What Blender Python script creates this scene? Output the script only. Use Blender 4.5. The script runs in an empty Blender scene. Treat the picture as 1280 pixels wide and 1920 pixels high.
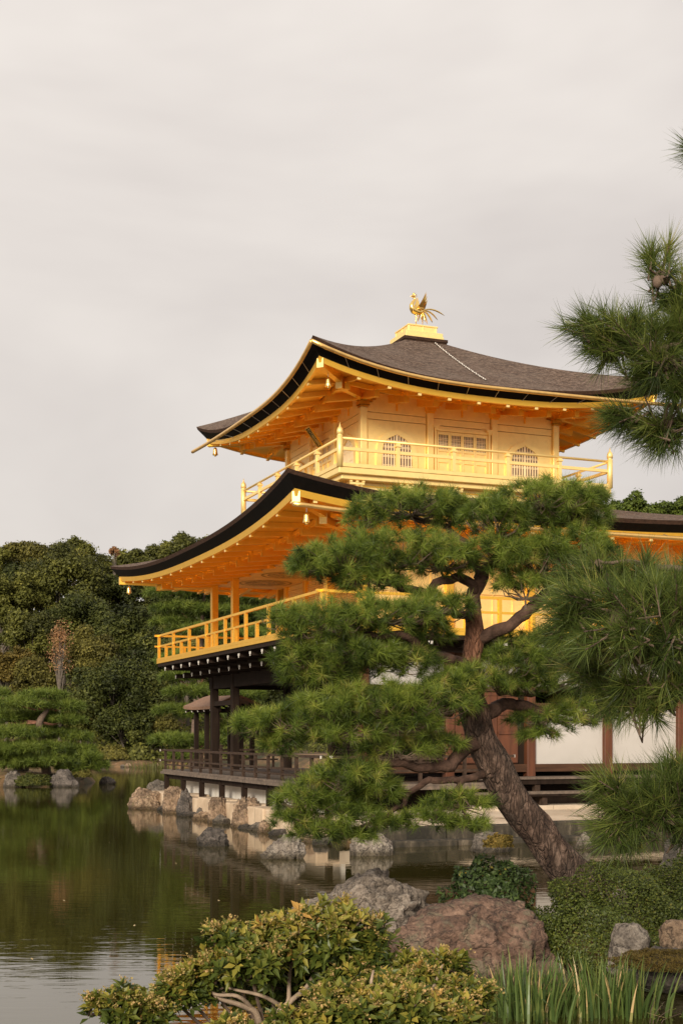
import bpy, math, random
import numpy as np
from mathutils import Vector, Matrix, noise
random.seed(7)
rng = np.random.default_rng(11)
R = math.radians

# ------------------------------------------------------------------ camera, sky, sun, exposure
H = 2.26                                   # eye height above the pond
F, VH = 2499.0, 1377.3                     # focal length and horizon row of the photograph (pixels, 1280 wide)
scene = bpy.context.scene
col = scene.collection
cam = bpy.data.cameras.new('camera')
cam.sensor_fit = 'HORIZONTAL'
cam.sensor_width = 36.0
cam.lens = F / 1280 * 36.0
cam.shift_y = (VH - 960) / 1280
cam.clip_start, cam.clip_end = 0.1, 3000
cob = bpy.data.objects.new('camera', cam)
cob.location = (0, 0, H)
cob.rotation_euler = (R(90), 0, 0)
col.objects.link(cob)
scene.camera = cob

SUN_EL, SUN_AZ = R(21), R(197)             # azimuth measured clockwise from +Y (view direction)
world = bpy.data.worlds.new('World')
scene.world = world
world.use_nodes = True
nt = world.node_tree
bg = nt.nodes['Background']
sky = nt.nodes.new('ShaderNodeTexSky')
sky.sky_type = 'NISHITA'
sky.sun_disc = False
sky.sun_elevation, sky.sun_rotation = SUN_EL, SUN_AZ
tc = nt.nodes.new('ShaderNodeTexCoord')
mp = nt.nodes.new('ShaderNodeMapping')
mp.inputs['Scale'].default_value = (1.0, 1.0, 2.2)
mp.inputs['Location'].default_value = (.35, .1, .2)
nz = nt.nodes.new('ShaderNodeTexNoise')
nz.inputs['Scale'].default_value = 1.7
nz.inputs['Detail'].default_value = 5
nz.inputs['Roughness'].default_value = .5
nz.inputs['Distortion'].default_value = .3
rp = nt.nodes.new('ShaderNodeValToRGB')
rp.color_ramp.elements[0].position = .36
rp.color_ramp.elements[1].position = .62
rp.color_ramp.elements[0].color = (5.95, 5.42, 5.1, 1)
rp.color_ramp.elements[1].color = (8.5, 7.9, 7.3, 1)
mx = nt.nodes.new('ShaderNodeMix')
mx.data_type = 'RGBA'
mx.inputs['Factor'].default_value = .96
L = nt.links.new
L(tc.outputs['Generated'], mp.inputs['Vector'])
L(mp.outputs['Vector'], nz.inputs['Vector'])
L(nz.outputs['Fac'], rp.inputs['Fac'])
L(sky.outputs['Color'], mx.inputs['A'])
L(rp.outputs['Color'], mx.inputs['B'])
sx = nt.nodes.new('ShaderNodeSeparateXYZ')
mr = nt.nodes.new('ShaderNodeMapRange')                 # the overcast is thinner overhead than at the horizon
mr.inputs['From Min'].default_value, mr.inputs['From Max'].default_value = .02, .5
mr.inputs['To Min'].default_value, mr.inputs['To Max'].default_value = .90, 1.10
vs_ = nt.nodes.new('ShaderNodeVectorMath'); vs_.operation = 'SCALE'
L(tc.outputs['Generated'], sx.inputs[0])
L(sx.outputs['Z'], mr.inputs['Value'])
L(mx.outputs['Result'], vs_.inputs[0])
L(mr.outputs['Result'], vs_.inputs['Scale'])
L(vs_.outputs[0], bg.inputs['Color'])
bg.inputs['Strength'].default_value = .084

sun = bpy.data.lights.new('sun', 'SUN')
sun.energy = 3.4
sun.angle = R(15)
sun.color = (1, .9, .76)
so = bpy.data.objects.new('sun', sun)
sd = Vector((math.sin(SUN_AZ) * math.cos(SUN_EL), math.cos(SUN_AZ) * math.cos(SUN_EL), math.sin(SUN_EL)))
so.rotation_euler = sd.to_track_quat('Z', 'Y').to_euler()
so.location = sd * 60
col.objects.link(so)
scene.view_settings.view_transform = 'Standard'
scene.view_settings.look = 'None'
scene.view_settings.exposure = .36
scene.view_settings.gamma = 1
scene.cycles.max_bounces = 10
scene.cycles.diffuse_bounces = 5
scene.cycles.glossy_bounces = 7
scene.cycles.transmission_bounces = 4


# ------------------------------------------------------------------ materials
def lin(c):
    return tuple(((x / 255) / 12.92 if x <= 10 else ((x / 255 + .055) / 1.055) ** 2.4) for x in c)


class MatB:
    def __init__(s, name):
        s.m = bpy.data.materials.new(name)
        s.m.use_nodes = True
        s.t = s.m.node_tree
        s.p = s.t.nodes['Principled BSDF']
        s.out = s.t.nodes['Material Output']

    def n(s, kind, **kw):
        x = s.t.nodes.new(kind)
        for k, v in kw.items():
            if k in x.inputs:
                x.inputs[k].default_value = v
            else:
                setattr(x, k, v)
        return x

    def l(s, a, b):
        s.t.links.new(a, b)

    def coords(s, scale=(1, 1, 1), rot=(0, 0, 0), kind='Object'):
        c = s.n('ShaderNodeTexCoord')
        m = s.n('ShaderNodeMapping')
        m.inputs['Scale'].default_value = scale
        m.inputs['Rotation'].default_value = rot
        s.l(c.outputs[kind], m.inputs['Vector'])
        return m.outputs['Vector']

    def noise(s, vec, scale, detail=4, rough=.55, dist=0):
        x = s.n('ShaderNodeTexNoise', Scale=scale, Detail=detail, Roughness=rough, Distortion=dist)
        s.l(vec, x.inputs['Vector'])
        return x.outputs['Fac']

    def ramp(s, fac, stops):
        r = s.n('ShaderNodeValToRGB')
        e = r.color_ramp.elements
        while len(e) < len(stops):
            e.new(.5)
        for i, (p, c) in enumerate(stops):
            e[i].position = p
            e[i].color = tuple(c) + (1,)
        s.l(fac, r.inputs['Fac'])
        return r.outputs['Color']

    def mix(s, fac, a, b, mode='MIX'):
        x = s.n('ShaderNodeMix')
        x.data_type = 'RGBA'
        x.blend_type = mode
        for sock, v in (('Factor', fac), ('A', a), ('B', b)):
            if hasattr(v, 'is_linked') or hasattr(v, 'links'):
                s.l(v, x.inputs[sock])
            elif sock == 'Factor':
                x.inputs[sock].default_value = v
            else:
                x.inputs[sock].default_value = tuple(v) + (1,)
        return x.outputs['Result']

    def bump(s, h, strength=.3, dist=.02):
        b = s.n('ShaderNodeBump', Strength=strength, Distance=dist)
        s.l(h, b.inputs['Height'])
        s.l(b.outputs['Normal'], s.p.inputs['Normal'])

    def set(s, **kw):
        for k, v in kw.items():
            k = k.replace('_', ' ')
            if hasattr(v, 'links'):
                s.l(v, s.p.inputs[k])
            else:
                s.p.inputs[k].default_value = v if not isinstance(v, tuple) or len(v) == 4 else v + (1,)


M = {}


def simple(name, c, rough=.7, metal=0, var=.25, scale=6, bump=.0, bd=.01, stretch=(1, 1, 1), spec=.5):
    b = MatB(name)
    b.p.inputs['Specular IOR Level'].default_value = spec
    v = b.coords(stretch)
    f = b.noise(v, scale)
    b.set(Base_Color=b.ramp(f, [(.3, tuple(x * (1 - var) for x in c)), (.7, tuple(min(1, x * (1 + var)) for x in c))]), Roughness=rough, Metallic=metal)
    if bump:
        b.bump(b.noise(v, scale * 4, 5), bump, bd)
    M[name] = b.m
    return b.m


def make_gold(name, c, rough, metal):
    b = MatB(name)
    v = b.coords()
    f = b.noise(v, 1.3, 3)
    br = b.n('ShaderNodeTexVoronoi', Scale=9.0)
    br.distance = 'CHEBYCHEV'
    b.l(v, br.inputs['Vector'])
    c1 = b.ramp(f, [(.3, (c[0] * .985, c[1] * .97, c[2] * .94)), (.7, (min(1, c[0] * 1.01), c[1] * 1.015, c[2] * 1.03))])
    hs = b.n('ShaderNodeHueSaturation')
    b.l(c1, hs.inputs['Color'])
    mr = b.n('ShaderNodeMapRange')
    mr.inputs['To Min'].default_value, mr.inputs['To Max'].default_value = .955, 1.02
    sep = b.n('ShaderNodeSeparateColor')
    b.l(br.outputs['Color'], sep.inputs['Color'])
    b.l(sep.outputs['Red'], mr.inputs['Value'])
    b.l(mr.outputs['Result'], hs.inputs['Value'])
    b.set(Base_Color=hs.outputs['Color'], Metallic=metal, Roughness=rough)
    b.bump(b.noise(v, 26, 3), .06, .01)
    M[name] = b.m


make_gold('bounce tinted gold', (1.0, .575, .075), .40, .72)  # orange glow of light bouncing under the eaves is put into this base colour
make_gold('gold wall leaf', (1.0, .745, .29), .46, .45)  # same gold in a paler copy for lit faces, no bounce glow painted in
make_gold('cast gold', (.98, .68, .22), .25, 1.0)
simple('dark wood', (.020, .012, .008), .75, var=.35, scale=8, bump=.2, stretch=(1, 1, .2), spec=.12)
simple('weathered wood', (.13, .095, .07), .75, var=.4, scale=9, bump=.3)
simple('railing wood', (.048, .029, .019), .75, var=.45, scale=9, bump=.2, spec=.2)
simple('red wood', (.105, .033, .012), .6, var=.35, scale=7, bump=.15, stretch=(1.5, 1.5, .15))
simple('brown wood', (.07, .032, .016), .65, var=.4, scale=7, bump=.15, stretch=(.2, 1.5, 1.5), spec=.25)
simple('white paint', (.58, .54, .48), .6, var=.05)
simple('black lacquer', (.005, .004, .0035), .7, var=.3, spec=.12)
simple('edge brown', (.045, .024, .015), .85, var=.5, scale=14, bump=.3, stretch=(1, 1, 3), spec=.15)
simple('lattice white', (.82, .66, .40), .5, var=.06)
simple('window paper', (.15, .10, .07), .7, var=.12)
simple('fallen leaf', (.45, .34, .17), .6, var=.3)
simple('light metal', (.55, .50, .44), .3, metal=.8, var=.1)
simple('bamboo gutter', (.95, .58, .2), .35, metal=.9, var=.12)
simple('ceiling board', (.62, .42, .2), .55, metal=.15, var=.1, scale=3)

b = MatB('plaster'); v = b.coords()
st = b.noise(b.coords((6, 6, .5)), 2.0, 5)
b.set(Base_Color=b.mix(b.ramp(st, [(.52, (0, 0, 0)), (.8, (.6, .6, .6))]), (.66, .62, .55), (.45, .37, .28)), Roughness=.9)
b.bump(b.noise(v, 40, 3), .08, .005); M['plaster'] = b.m

b = MatB('wall plaster'); v = b.coords()
b.set(Base_Color=b.ramp(b.noise(v, .8, 4), [(.3, (.45, .415, .375)), (.7, (.53, .49, .45))]), Roughness=.9)
b.bump(b.noise(v, 30, 3), .05, .005); M['wall plaster'] = b.m

# shingles: fine courses along the height, grey weathering
b = MatB('roof shingles'); v = b.coords()
fine = b.noise(b.coords((2.2, 2.2, 13)), 5, 6, .75)
big = b.noise(v, .9, 4)
mid = b.noise(b.coords((1, 1, 5)), 3.5, 5, .65)
c1 = b.ramp(fine, [(.36, (.022, .013, .009)), (.5, (.105, .066, .046)), (.62, (.30, .22, .17))])
c2 = b.mix(b.ramp(big, [(.42, (0, 0, 0)), (.7, (.45, .45, .45))]), c1, (.19, .145, .115))
c3 = b.mix(b.ramp(mid, [(.48, (0, 0, 0)), (.72, (.8, .8, .8))]), c2, (.045, .03, .024))
b.set(Base_Color=c3, Roughness=.9)
b.p.inputs['Specular IOR Level'].default_value = .2
wv = b.n('ShaderNodeTexWave', Scale=7.0, Distortion=2.5); wv.bands_direction = 'Z'; wv.inputs['Detail Scale'].default_value = 3
b.l(v, wv.inputs['Vector'])
ad = b.n('ShaderNodeMath', operation='ADD'); b.l(wv.outputs['Fac'], ad.inputs[0]); b.l(fine, ad.inputs[1])
b.bump(ad.outputs[0], .6, .03); M['roof shingles'] = b.m


def rock_mat(name, base, light, dark, sc=3.0, moss=None, grow=0.55):
    b = MatB(name); v = b.coords(kind='Object')
    n1 = b.noise(v, sc, 8, .65, .4)
    n2 = b.noise(v, sc * 7, 6, .7)
    n3 = b.noise(v, sc * 1.7, 5, .6, 1.0)
    c = b.ramp(n1, [(.28, dark), (.48, base), (.72, light)])
    c = b.mix(b.ramp(n2, [(.36, (.7, .7, .7)), (.52, (0, 0, 0))]), c, tuple(x * .6 for x in dark))
    c = b.mix(b.ramp(n2, [(.56, (0, 0, 0)), (.72, (.5, .5, .5))]), c, tuple(min(.8, x * 1.25) for x in light))
    lich = b.noise(v, sc * 3.1, 3, .5, .6)
    c = b.mix(b.ramp(lich, [(.62, (0, 0, 0)), (.70, (.4, .4, .4))]), c, tuple(min(.8, x * 1.2) for x in light))
    if moss:
        c = b.mix(b.ramp(n3, [(grow, (0, 0, 0)), (grow + .1, (.85, .85, .85))]), c, moss)
    cw = b.n('ShaderNodeTexVoronoi', Scale=sc * .85); cw.feature = 'DISTANCE_TO_EDGE'
    cn = b.n('ShaderNodeTexNoise', Scale=sc * 1.4, Detail=6.0)
    cv = b.n('ShaderNodeVectorMath', operation='MULTIPLY_ADD'); b.l(v, cn.inputs['Vector'])
    b.l(cn.outputs['Color'], cv.inputs[0]); cv.inputs[1].default_value = (.9 / sc * 2, .9 / sc * 2, .9 / sc * 2); b.l(v, cv.inputs[2]); b.l(cv.outputs[0], cw.inputs['Vector'])
    crack = b.ramp(cw.outputs['Distance'], [(0, (.8, .8, .8)), (.015, (.3, .3, .3)), (.035, (0, 0, 0))])
    c = b.mix(crack, c, tuple(x * .4 for x in dark))
    # wet dark foot just above the water line
    g = b.n('ShaderNodeNewGeometry'); sx = b.n('ShaderNodeSeparateXYZ'); b.l(g.outputs['Position'], sx.inputs[0])
    mr = b.n('ShaderNodeMapRange'); mr.inputs['From Min'].default_value = .05; mr.inputs['From Max'].default_value = .14
    b.l(sx.outputs['Z'], mr.inputs['Value'])
    cr = b.mix(mr.outputs['Result'], (.35, .33, .27), (1, 1, 1))
    c = b.mix(1.0, c, cr, 'MULTIPLY')
    b.set(Base_Color=c, Roughness=.88)
    hh = b.n('ShaderNodeMath', operation='ADD'); b.l(n2, hh.inputs[0]); b.l(n1, hh.inputs[1])
    cm = b.n('ShaderNodeMath', operation='MINIMUM'); b.l(cw.outputs['Distance'], cm.inputs[0]); cm.inputs[1].default_value = .08
    h3 = b.n('ShaderNodeMath', operation='MULTIPLY_ADD'); b.l(cm.outputs[0], h3.inputs[0]); h3.inputs[1].default_value = 4.0; b.l(hh.outputs[0], h3.inputs[2])
    b.bump(h3.outputs[0], 1.0, .06)
    M[name] = b.m


rock_mat('tan rock', (.30, .20, .125), (.52, .38, .25), (.10, .066, .042), 2.2, (.09, .085, .03), .60)
rock_mat('grey rock', (.17, .14, .11), (.33, .28, .23), (.05, .042, .034), 2.6)
rock_mat('dark rock', (.11, .09, .075), (.24, .2, .17), (.03, .026, .022), 3)
rock_mat('pale rock', (.29, .24, .19), (.47, .41, .34), (.08, .062, .05), 3)
rock_mat('red rock', (.185, .105, .07), (.36, .23, .16), (.06, .036, .025), 3.4, (.19, .155, .10), .53)
rock_mat('lichen rock', (.25, .20, .155), (.46, .38, .31), (.07, .055, .043), 3.6, (.50, .45, .37), .60)

b = MatB('cut stone'); v = b.coords()
n1 = b.noise(v, 1.6, 6, .6)
c = b.ramp(n1, [(.3, (.38, .27, .17)), (.6, (.58, .44, .30)), (.8, (.66, .54, .40))])
st = b.noise(b.coords((3, 3, .6)), 3, 6)
c = b.mix(b.ramp(st, [(.55, (0, 0, 0)), (.75, (.55, .55, .55))]), c, (.16, .12, .08))
b.set(Base_Color=c, Roughness=.88); b.bump(b.noise(v, 18, 5), .35, .02); M['cut stone'] = b.m

b = MatB('paving'); v = b.coords()
c = b.ramp(b.noise(v, 1.2, 6), [(.3, (.40, .31, .22)), (.7, (.60, .49, .37))])
b.set(Base_Color=c, Roughness=.9); b.bump(b.noise(v, 20, 5), .3, .01); M['paving'] = b.m

b = MatB('kerb stone'); v = b.coords()
c = b.ramp(b.noise(b.coords((1.5, 1.5, .5)), 3.2, 7, .65), [(.42, (.018, .015, .009)), (.60, (.06, .047, .03)), (.82, (.24, .19, .13))])
b.set(Base_Color=c, Roughness=.9); b.bump(b.noise(v, 12, 6), .6, .03); M['kerb stone'] = b.m

# pine bark: plates with dark furrows
b = MatB('pine bark'); v = b.coords((1, 1, .34), (0, R(-32), 0))
vo = b.n('ShaderNodeTexVoronoi', Scale=19.0); vo.feature = 'DISTANCE_TO_EDGE'
wob = b.n('ShaderNodeTexNoise', Scale=9.0, Detail=4.0)
b.l(v, wob.inputs['Vector'])
va = b.n('ShaderNodeVectorMath', operation='ADD'); vm = b.n('ShaderNodeVectorMath', operation='SCALE'); vm.inputs['Scale'].default_value = .13
b.l(wob.outputs['Color'], vm.inputs[0]); b.l(v, va.inputs[0]); b.l(vm.outputs[0], va.inputs[1]); b.l(va.outputs[0], vo.inputs['Vector'])
n1 = b.noise(v, 11, 7, .75)
c = b.ramp(n1, [(.36, (.032, .021, .016)), (.5, (.088, .055, .039)), (.62, (.205, .135, .10))])
c = b.mix(b.ramp(b.noise(v, 2.5, 3), [(.45, (0, 0, 0)), (.65, (.6, .6, .6))]), c, (.10, .078, .06))
c = b.mix(b.ramp(vo.outputs['Distance'], [(.0, (.6, .6, .6)), (.05, (.3, .3, .3)), (.10, (0, 0, 0))]), c, (.035, .022, .016))
oz = b.n('ShaderNodeTexCoord'); oxyz = b.n('ShaderNodeSeparateXYZ'); b.l(oz.outputs['Object'], oxyz.inputs[0])
rmp = b.n('ShaderNodeMapRange'); rmp.inputs['From Min'].default_value, rmp.inputs['From Max'].default_value = 1.7, 2.5; rmp.inputs['To Max'].default_value = .75
b.l(oxyz.outputs['Z'], rmp.inputs['Value'])
c = b.mix(rmp.outputs['Result'], c, b.ramp(n1, [(.35, (.10, .04, .022)), (.6, (.27, .12, .065))]))
b.set(Base_Color=c, Roughness=.92)
b.p.inputs['Specular IOR Level'].default_value = .2
hh = b.n('ShaderNodeMath', operation='MINIMUM'); hh.inputs[1].default_value = .2; b.l(vo.outputs['Distance'], hh.inputs[0])
h2 = b.n('ShaderNodeMath', operation='MULTIPLY_ADD'); b.l(hh.outputs[0], h2.inputs[0]); h2.inputs[1].default_value = 3.0
b.l(b.noise(v, 26, 6, .7), h2.inputs[2]); b.bump(h2.outputs[0], 1.0, .035); M['pine bark'] = b.m
simple('limb bark', (.075, .043, .03), .9, var=.5, scale=11, bump=.8, bd=.02, spec=.2)
simple('red bark', (.19, .085, .05), .85, var=.5, scale=10, bump=.7, bd=.02)
simple('twig bark', (.12, .08, .055), .85, var=.4, scale=14, bump=.4)
simple('grey bark', (.10, .08, .06), .9, var=.4, scale=4, bump=.5, bd=.03)
simple('pale branch', (.30, .22, .15), .8, var=.35, scale=20, bump=.3)


def leaf_mat(name, stops, trans=.25, rough=.5, spec=.3):
    b = MatB(name)
    at = b.n('ShaderNodeAttribute'); at.attribute_name = 'tint'
    c = b.ramp(at.outputs['Fac'], stops)
    b.set(Base_Color=c, Roughness=rough)
    b.p.inputs['Specular IOR Level'].default_value = spec
    tr = b.n('ShaderNodeBsdfTranslucent'); b.l(c, tr.inputs['Color'])
    ms = b.n('ShaderNodeMixShader'); ms.inputs[0].default_value = trans
    b.l(b.p.outputs[0], ms.inputs[1]); b.l(tr.outputs[0], ms.inputs[2]); b.l(ms.outputs[0], b.out.inputs['Surface'])
    M[name] = b.m


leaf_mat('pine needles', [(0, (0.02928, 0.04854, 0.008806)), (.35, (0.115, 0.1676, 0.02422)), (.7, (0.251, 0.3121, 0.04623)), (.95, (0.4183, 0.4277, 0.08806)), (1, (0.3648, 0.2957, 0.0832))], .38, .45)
leaf_mat('dark pine needles', [(0, (0.0227, 0.03715, 0.01032)), (.45, (0.09804, 0.1393, 0.0289)), (.8, (0.2374, 0.2683, 0.05676)), (1, (0.4334, 0.3715, 0.1032))], .38, .4)
leaf_mat('far pine needles', [(0, (0.0308, 0.04781, 0.0101)), (.5, (0.1144, 0.1579, 0.02188)), (1, (0.2376, 0.2772, 0.04629))], .3, .55)
leaf_mat('evergreen leaves', [(0, (0.03098, 0.03406, 0.008853)), (.45, (0.1107, 0.1151, 0.02435)), (.8, (0.2102, 0.2056, 0.04094)), (1, (0.3098, 0.2819, 0.06639))], .28, .55, .2)
leaf_mat('dark evergreen leaves', [(0, (0.01778, 0.02341, 0.006384)), (.5, (0.06323, 0.07448, 0.01642)), (1, (0.168, 0.1702, 0.03466))], .22, .55, .2)
leaf_mat('olive leaves', [(0, (0.0456, 0.04275, 0.01087)), (.5, (0.1368, 0.1235, 0.02675)), (1, (0.2554, 0.2185, 0.05016))], .25, .6, .2)
leaf_mat('yellow leaves', [(0, (.06, .05, .013)), (.5, (.17, .125, .027)), (1, (.34, .22, .05))], .3, .6, .2)
leaf_mat('orange leaves', [(0, (.20, .10, .045)), (.5, (.42, .23, .11)), (1, (.58, .36, .18))], .3, .6, .2)
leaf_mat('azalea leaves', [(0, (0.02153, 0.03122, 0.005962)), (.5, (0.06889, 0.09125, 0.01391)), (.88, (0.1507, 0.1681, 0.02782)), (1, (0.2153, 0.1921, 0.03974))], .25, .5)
leaf_mat('glossy leaves', [(0, (.014, .026, .008)), (.6, (.05, .08, .02)), (.93, (.10, .14, .04)), (1, (.28, .2, .04))], .15, .5, .25)
leaf_mat('shrub leaves', [(0, (.035, .052, .010)), (.32, (.095, .125, .02)), (.62, (.22, .215, .034)), (.88, (.42, .33, .06)), (1, (.52, .30, .08))], .33, .42, .35)
leaf_mat('flower buds', [(0, (.25, .2, .06)), (.6, (.45, .33, .11)), (1, (.58, .36, .16))], .3, .6)
leaf_mat('iris blades', [(0, (0.0405, 0.07425, 0.01755)), (.6, (0.1148, 0.1688, 0.0405)), (.9, (0.2295, 0.2565, 0.0675)), (.95, (0.567, 0.405, 0.1755)), (1, (0.675, 0.459, 0.216))], .3, .4, .4)
leaf_mat('moss', [(0, (.05, .04, .01)), (.5, (.12, .085, .016)), (1, (.2, .13, .03))], .2, .8)
leaf_mat('grass', [(0, (.05, .06, .014)), (.5, (.1, .1, .025)), (1, (.17, .15, .04))], .25, .6)

b = MatB('earth'); v = b.coords()
n1 = b.noise(v, .35, 6, .6); n2 = b.noise(v, 3, 6)
c = b.ramp(n1, [(.40, (.03, .028, .010)), (.52, (.12, .07, .03)), (.66, (.30, .165, .08))])
c = b.mix(b.ramp(n2, [(.45, (0, 0, 0)), (.6, (.7, .7, .7))]), c, (.06, .05, .02))
b.set(Base_Color=c, Roughness=.95); b.bump(n2, .6, .1); M['earth'] = b.m
b = MatB('lawn'); v = b.coords()
c = b.ramp(b.noise(v, .8, 7, .7), [(.35, (.10, .07, .022)), (.55, (.30, .19, .07)), (.75, (.42, .27, .12))])
b.set(Base_Color=c, Roughness=.95); b.bump(b.noise(v, 6, 5), .5, .05); M['lawn'] = b.m

b = MatB('pond water'); v = b.coords((1, 1, 1))
n1 = b.noise(b.coords((.55, 2.2, 1)), 2.6, 3, .55, .4)
n2 = b.noise(b.coords((.2, .5, 1)), 1.2, 3, .5)
ml = b.n('ShaderNodeMath', operation='MULTIPLY_ADD'); b.l(n2, ml.inputs[0]); ml.inputs[1].default_value = 1.5; b.l(n1, ml.inputs[2])
b.set(Base_Color=(.034, .030, .007), Roughness=.015, IOR=3.0)
b.p.inputs['Specular Tint'].default_value = (1, .94, .86, 1)
b.p.inputs['Specular IOR Level'].default_value = .5
b.bump(ml.outputs[0], .055, .03); M['pond water'] = b.m

b = MatB('painted ring'); v = b.coords()
c = b.ramp(b.noise(v, 9, 5, .6, 1.5), [(.42, (.09, .06, .035)), (.6, (.5, .33, .15))])
b.set(Base_Color=c, Roughness=.6); M['painted ring'] = b.m


# ------------------------------------------------------------------ mesh helpers
class MB:
    """collects faces, links them as ONE mesh object"""
    def __init__(s):
        s.v, s.f, s.mi, s.mats = [], [], [], []

    def mat(s, m):
        if m not in s.mats:
            s.mats.append(m)
        return s.mats.index(m)

    def add(s, vs, fs, m=None):
        o = len(s.v); k = s.mat(m) if m else 0
        s.v += [tuple(x) for x in vs]
        for f in fs:
            s.f.append([i + o for i in f]); s.mi.append(k)

    def box(s, x0, x1, y0, y1, z0, z1, m=None):
        s.add([(x0, y0, z0), (x1, y0, z0), (x1, y1, z0), (x0, y1, z0), (x0, y0, z1), (x1, y0, z1), (x1, y1, z1), (x0, y1, z1)],
              [(3, 2, 1, 0), (4, 5, 6, 7), (0, 1, 5, 4), (1, 2, 6, 5), (2, 3, 7, 6), (3, 0, 4, 7)], m)

    def beam(s, p, q, w, h, m=None, up=(0, 0, 1)):
        """rectangular bar from p to q, w wide, h tall, centred on the line"""
        p, q = Vector(p), Vector(q); d = (q - p).normalized()
        side = d.cross(Vector(up))
        side = side.normalized() if side.length > 1e-5 else Vector((1, 0, 0))
        u = side.cross(d).normalized()
        a, c = side * w / 2, u * h / 2
        vs = [p - a - c, p + a - c, p + a + c, p - a + c, q - a - c, q + a - c, q + a + c, q - a + c]
        s.add(vs, [(0, 1, 2, 3), (7, 6, 5, 4), (1, 0, 4, 5), (2, 1, 5, 6), (3, 2, 6, 7), (0, 3, 7, 4)], m)

    def tube(s, pts, rad, n=8, m=None, cap=True, wob=0):
        pts = [Vector(p) for p in pts]
        if not hasattr(rad, '__len__'):
            rad = [rad] * len(pts)
        d0 = (pts[1] - pts[0]).normalized()
        ref = Vector((0, 0, 1)) if abs(d0.z) < .9 else Vector((1, 0, 0))
        u = d0.cross(ref).normalized()
        vs = []
        for i, p in enumerate(pts):
            d = (pts[min(i + 1, len(pts) - 1)] - pts[max(i - 1, 0)]).normalized()
            u = (u - d * u.dot(d)).normalized(); w = d.cross(u)
            for k in range(n):
                t = 2 * math.pi * k / n
                r = rad[i]
                if wob:
                    r *= 1 + wob * (noise.noise(Vector((math.cos(t) * 2 + p.x * 3, math.sin(t) * 2 + p.y * 3, p.z * 4))))
                vs.append(p + u * math.cos(t) * r + w * math.sin(t) * r)
        fs = [(i * n + k, i * n + (k + 1) % n, (i + 1) * n + (k + 1) % n, (i + 1) * n + k) for i in range(len(pts) - 1) for k in range(n)]
        if cap:
            fs += [tuple(range(n))[::-1], tuple((len(pts) - 1) * n + k for k in range(n))]
        s.add(vs, fs, m)

    def lathe(s, prof, c=(0, 0, 0), n=12, m=None):
        vs = [(c[0] + r * math.cos(2 * math.pi * k / n), c[1] + r * math.sin(2 * math.pi * k / n), c[2] + z) for r, z in prof for k in range(n)]
        fs = [(i * n + k, i * n + (k + 1) % n, (i + 1) * n + (k + 1) % n, (i + 1) * n + k) for i in range(len(prof) - 1) for k in range(n)]
        fs += [tuple(range(n))[::-1], tuple((len(prof) - 1) * n + k for k in range(n))]
        s.add(vs, fs, m)

    def grid(s, rows, m=None):
        n = len(rows[0])
        vs = [p for r in rows for p in r]
        fs = [(i * n + j, i * n + j + 1, (i + 1) * n + j + 1, (i + 1) * n + j) for i in range(len(rows) - 1) for j in range(n - 1)]
        s.add(vs, fs, m)

    def build(s, name, mat=None, parent=None, smooth=False, bevel=0, loc=None):
        me = bpy.data.meshes.new(name)
        me.from_pydata(s.v, [], s.f)
        if mat:
            me.materials.append(M[mat])
        else:
            for k in s.mats:
                me.materials.append(M[k])
            me.polygons.foreach_set('material_index', s.mi)
        if smooth:
            me.polygons.foreach_set('use_smooth', [True] * len(me.polygons))
        me.update()
        o = bpy.data.objects.new(name, me)
        col.objects.link(o)
        if parent:
            o.parent = parent
        if loc:
            o.location = loc
        if bevel:
            bm = o.modifiers.new('bevel', 'BEVEL'); bm.width = bevel; bm.segments = 1; bm.limit_method = 'ANGLE'
        return o


def tag(o, label=None, cat=None, group=None, kind=None):
    for k, v in (('label', label), ('category', cat), ('group', group), ('kind', kind)):
        if v:
            o[k] = v
    return o


def empty(name, loc, rz=0, label=None, cat=None, group=None):
    o = bpy.data.objects.new(name, None)
    o.empty_display_size = .3
    o.location = loc
    o.rotation_euler = (0, 0, rz)
    col.objects.link(o)
    return tag(o, label, cat, group)


def np_mesh(name, verts, n, mat, parent=None, tint=None, smooth=False, loc=None):
    """mesh of equal n-gons; verts (faces*n,3) unshared"""
    verts = np.ascontiguousarray(verts, dtype=np.float32).reshape(-1, 3)
    nv = len(verts); nf = nv // n
    me = bpy.data.meshes.new(name)
    me.vertices.add(nv); me.vertices.foreach_set('co', verts.ravel())
    me.loops.add(nv); me.loops.foreach_set('vertex_index', np.arange(nv, dtype=np.int32))
    me.polygons.add(nf); me.polygons.foreach_set('loop_start', np.arange(0, nv, n, dtype=np.int32))
    if tint is not None:
        a = me.attributes.new('tint', 'FLOAT', 'POINT')
        a.data.foreach_set('value', np.repeat(np.clip(tint, 0, 1).astype(np.float32), n))
    me.materials.append(M[mat])
    me.update(calc_edges=True)
    o = bpy.data.objects.new(name, me)
    col.objects.link(o)
    if parent:
        o.parent = parent
    if loc is not None:
        o.location = loc
    return o


def P(u, v, Y):
    """photo pixel at distance Y -> world point"""
    return Vector(((u - 640) / F * Y, Y, H - (v - VH) / F * Y))


def norm(a):
    return a / np.maximum(np.linalg.norm(a, axis=-1, keepdims=True), 1e-9)


def rand_unit(n):
    return norm(rng.normal(size=(n, 3)))


def perp(d):
    r = rand_unit(len(d))
    return norm(np.cross(d, r))


def leaf_quads(c, nrm, size, aspect=.5, bend=0):
    """diamond leaves at c facing nrm"""
    t = perp(nrm); w = np.cross(nrm, t)
    s = size[:, None]
    return np.stack([c - t * s, c + w * s * aspect - nrm * s * bend, c + t * s, c - w * s * aspect - nrm * s * bend], 1)


# ------------------------------------------------------------------ terrain, lawn, water
TH = .382
PO = Vector((.5346, 33.2, 0))
cT, sT = math.cos(TH), math.sin(TH)


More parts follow.
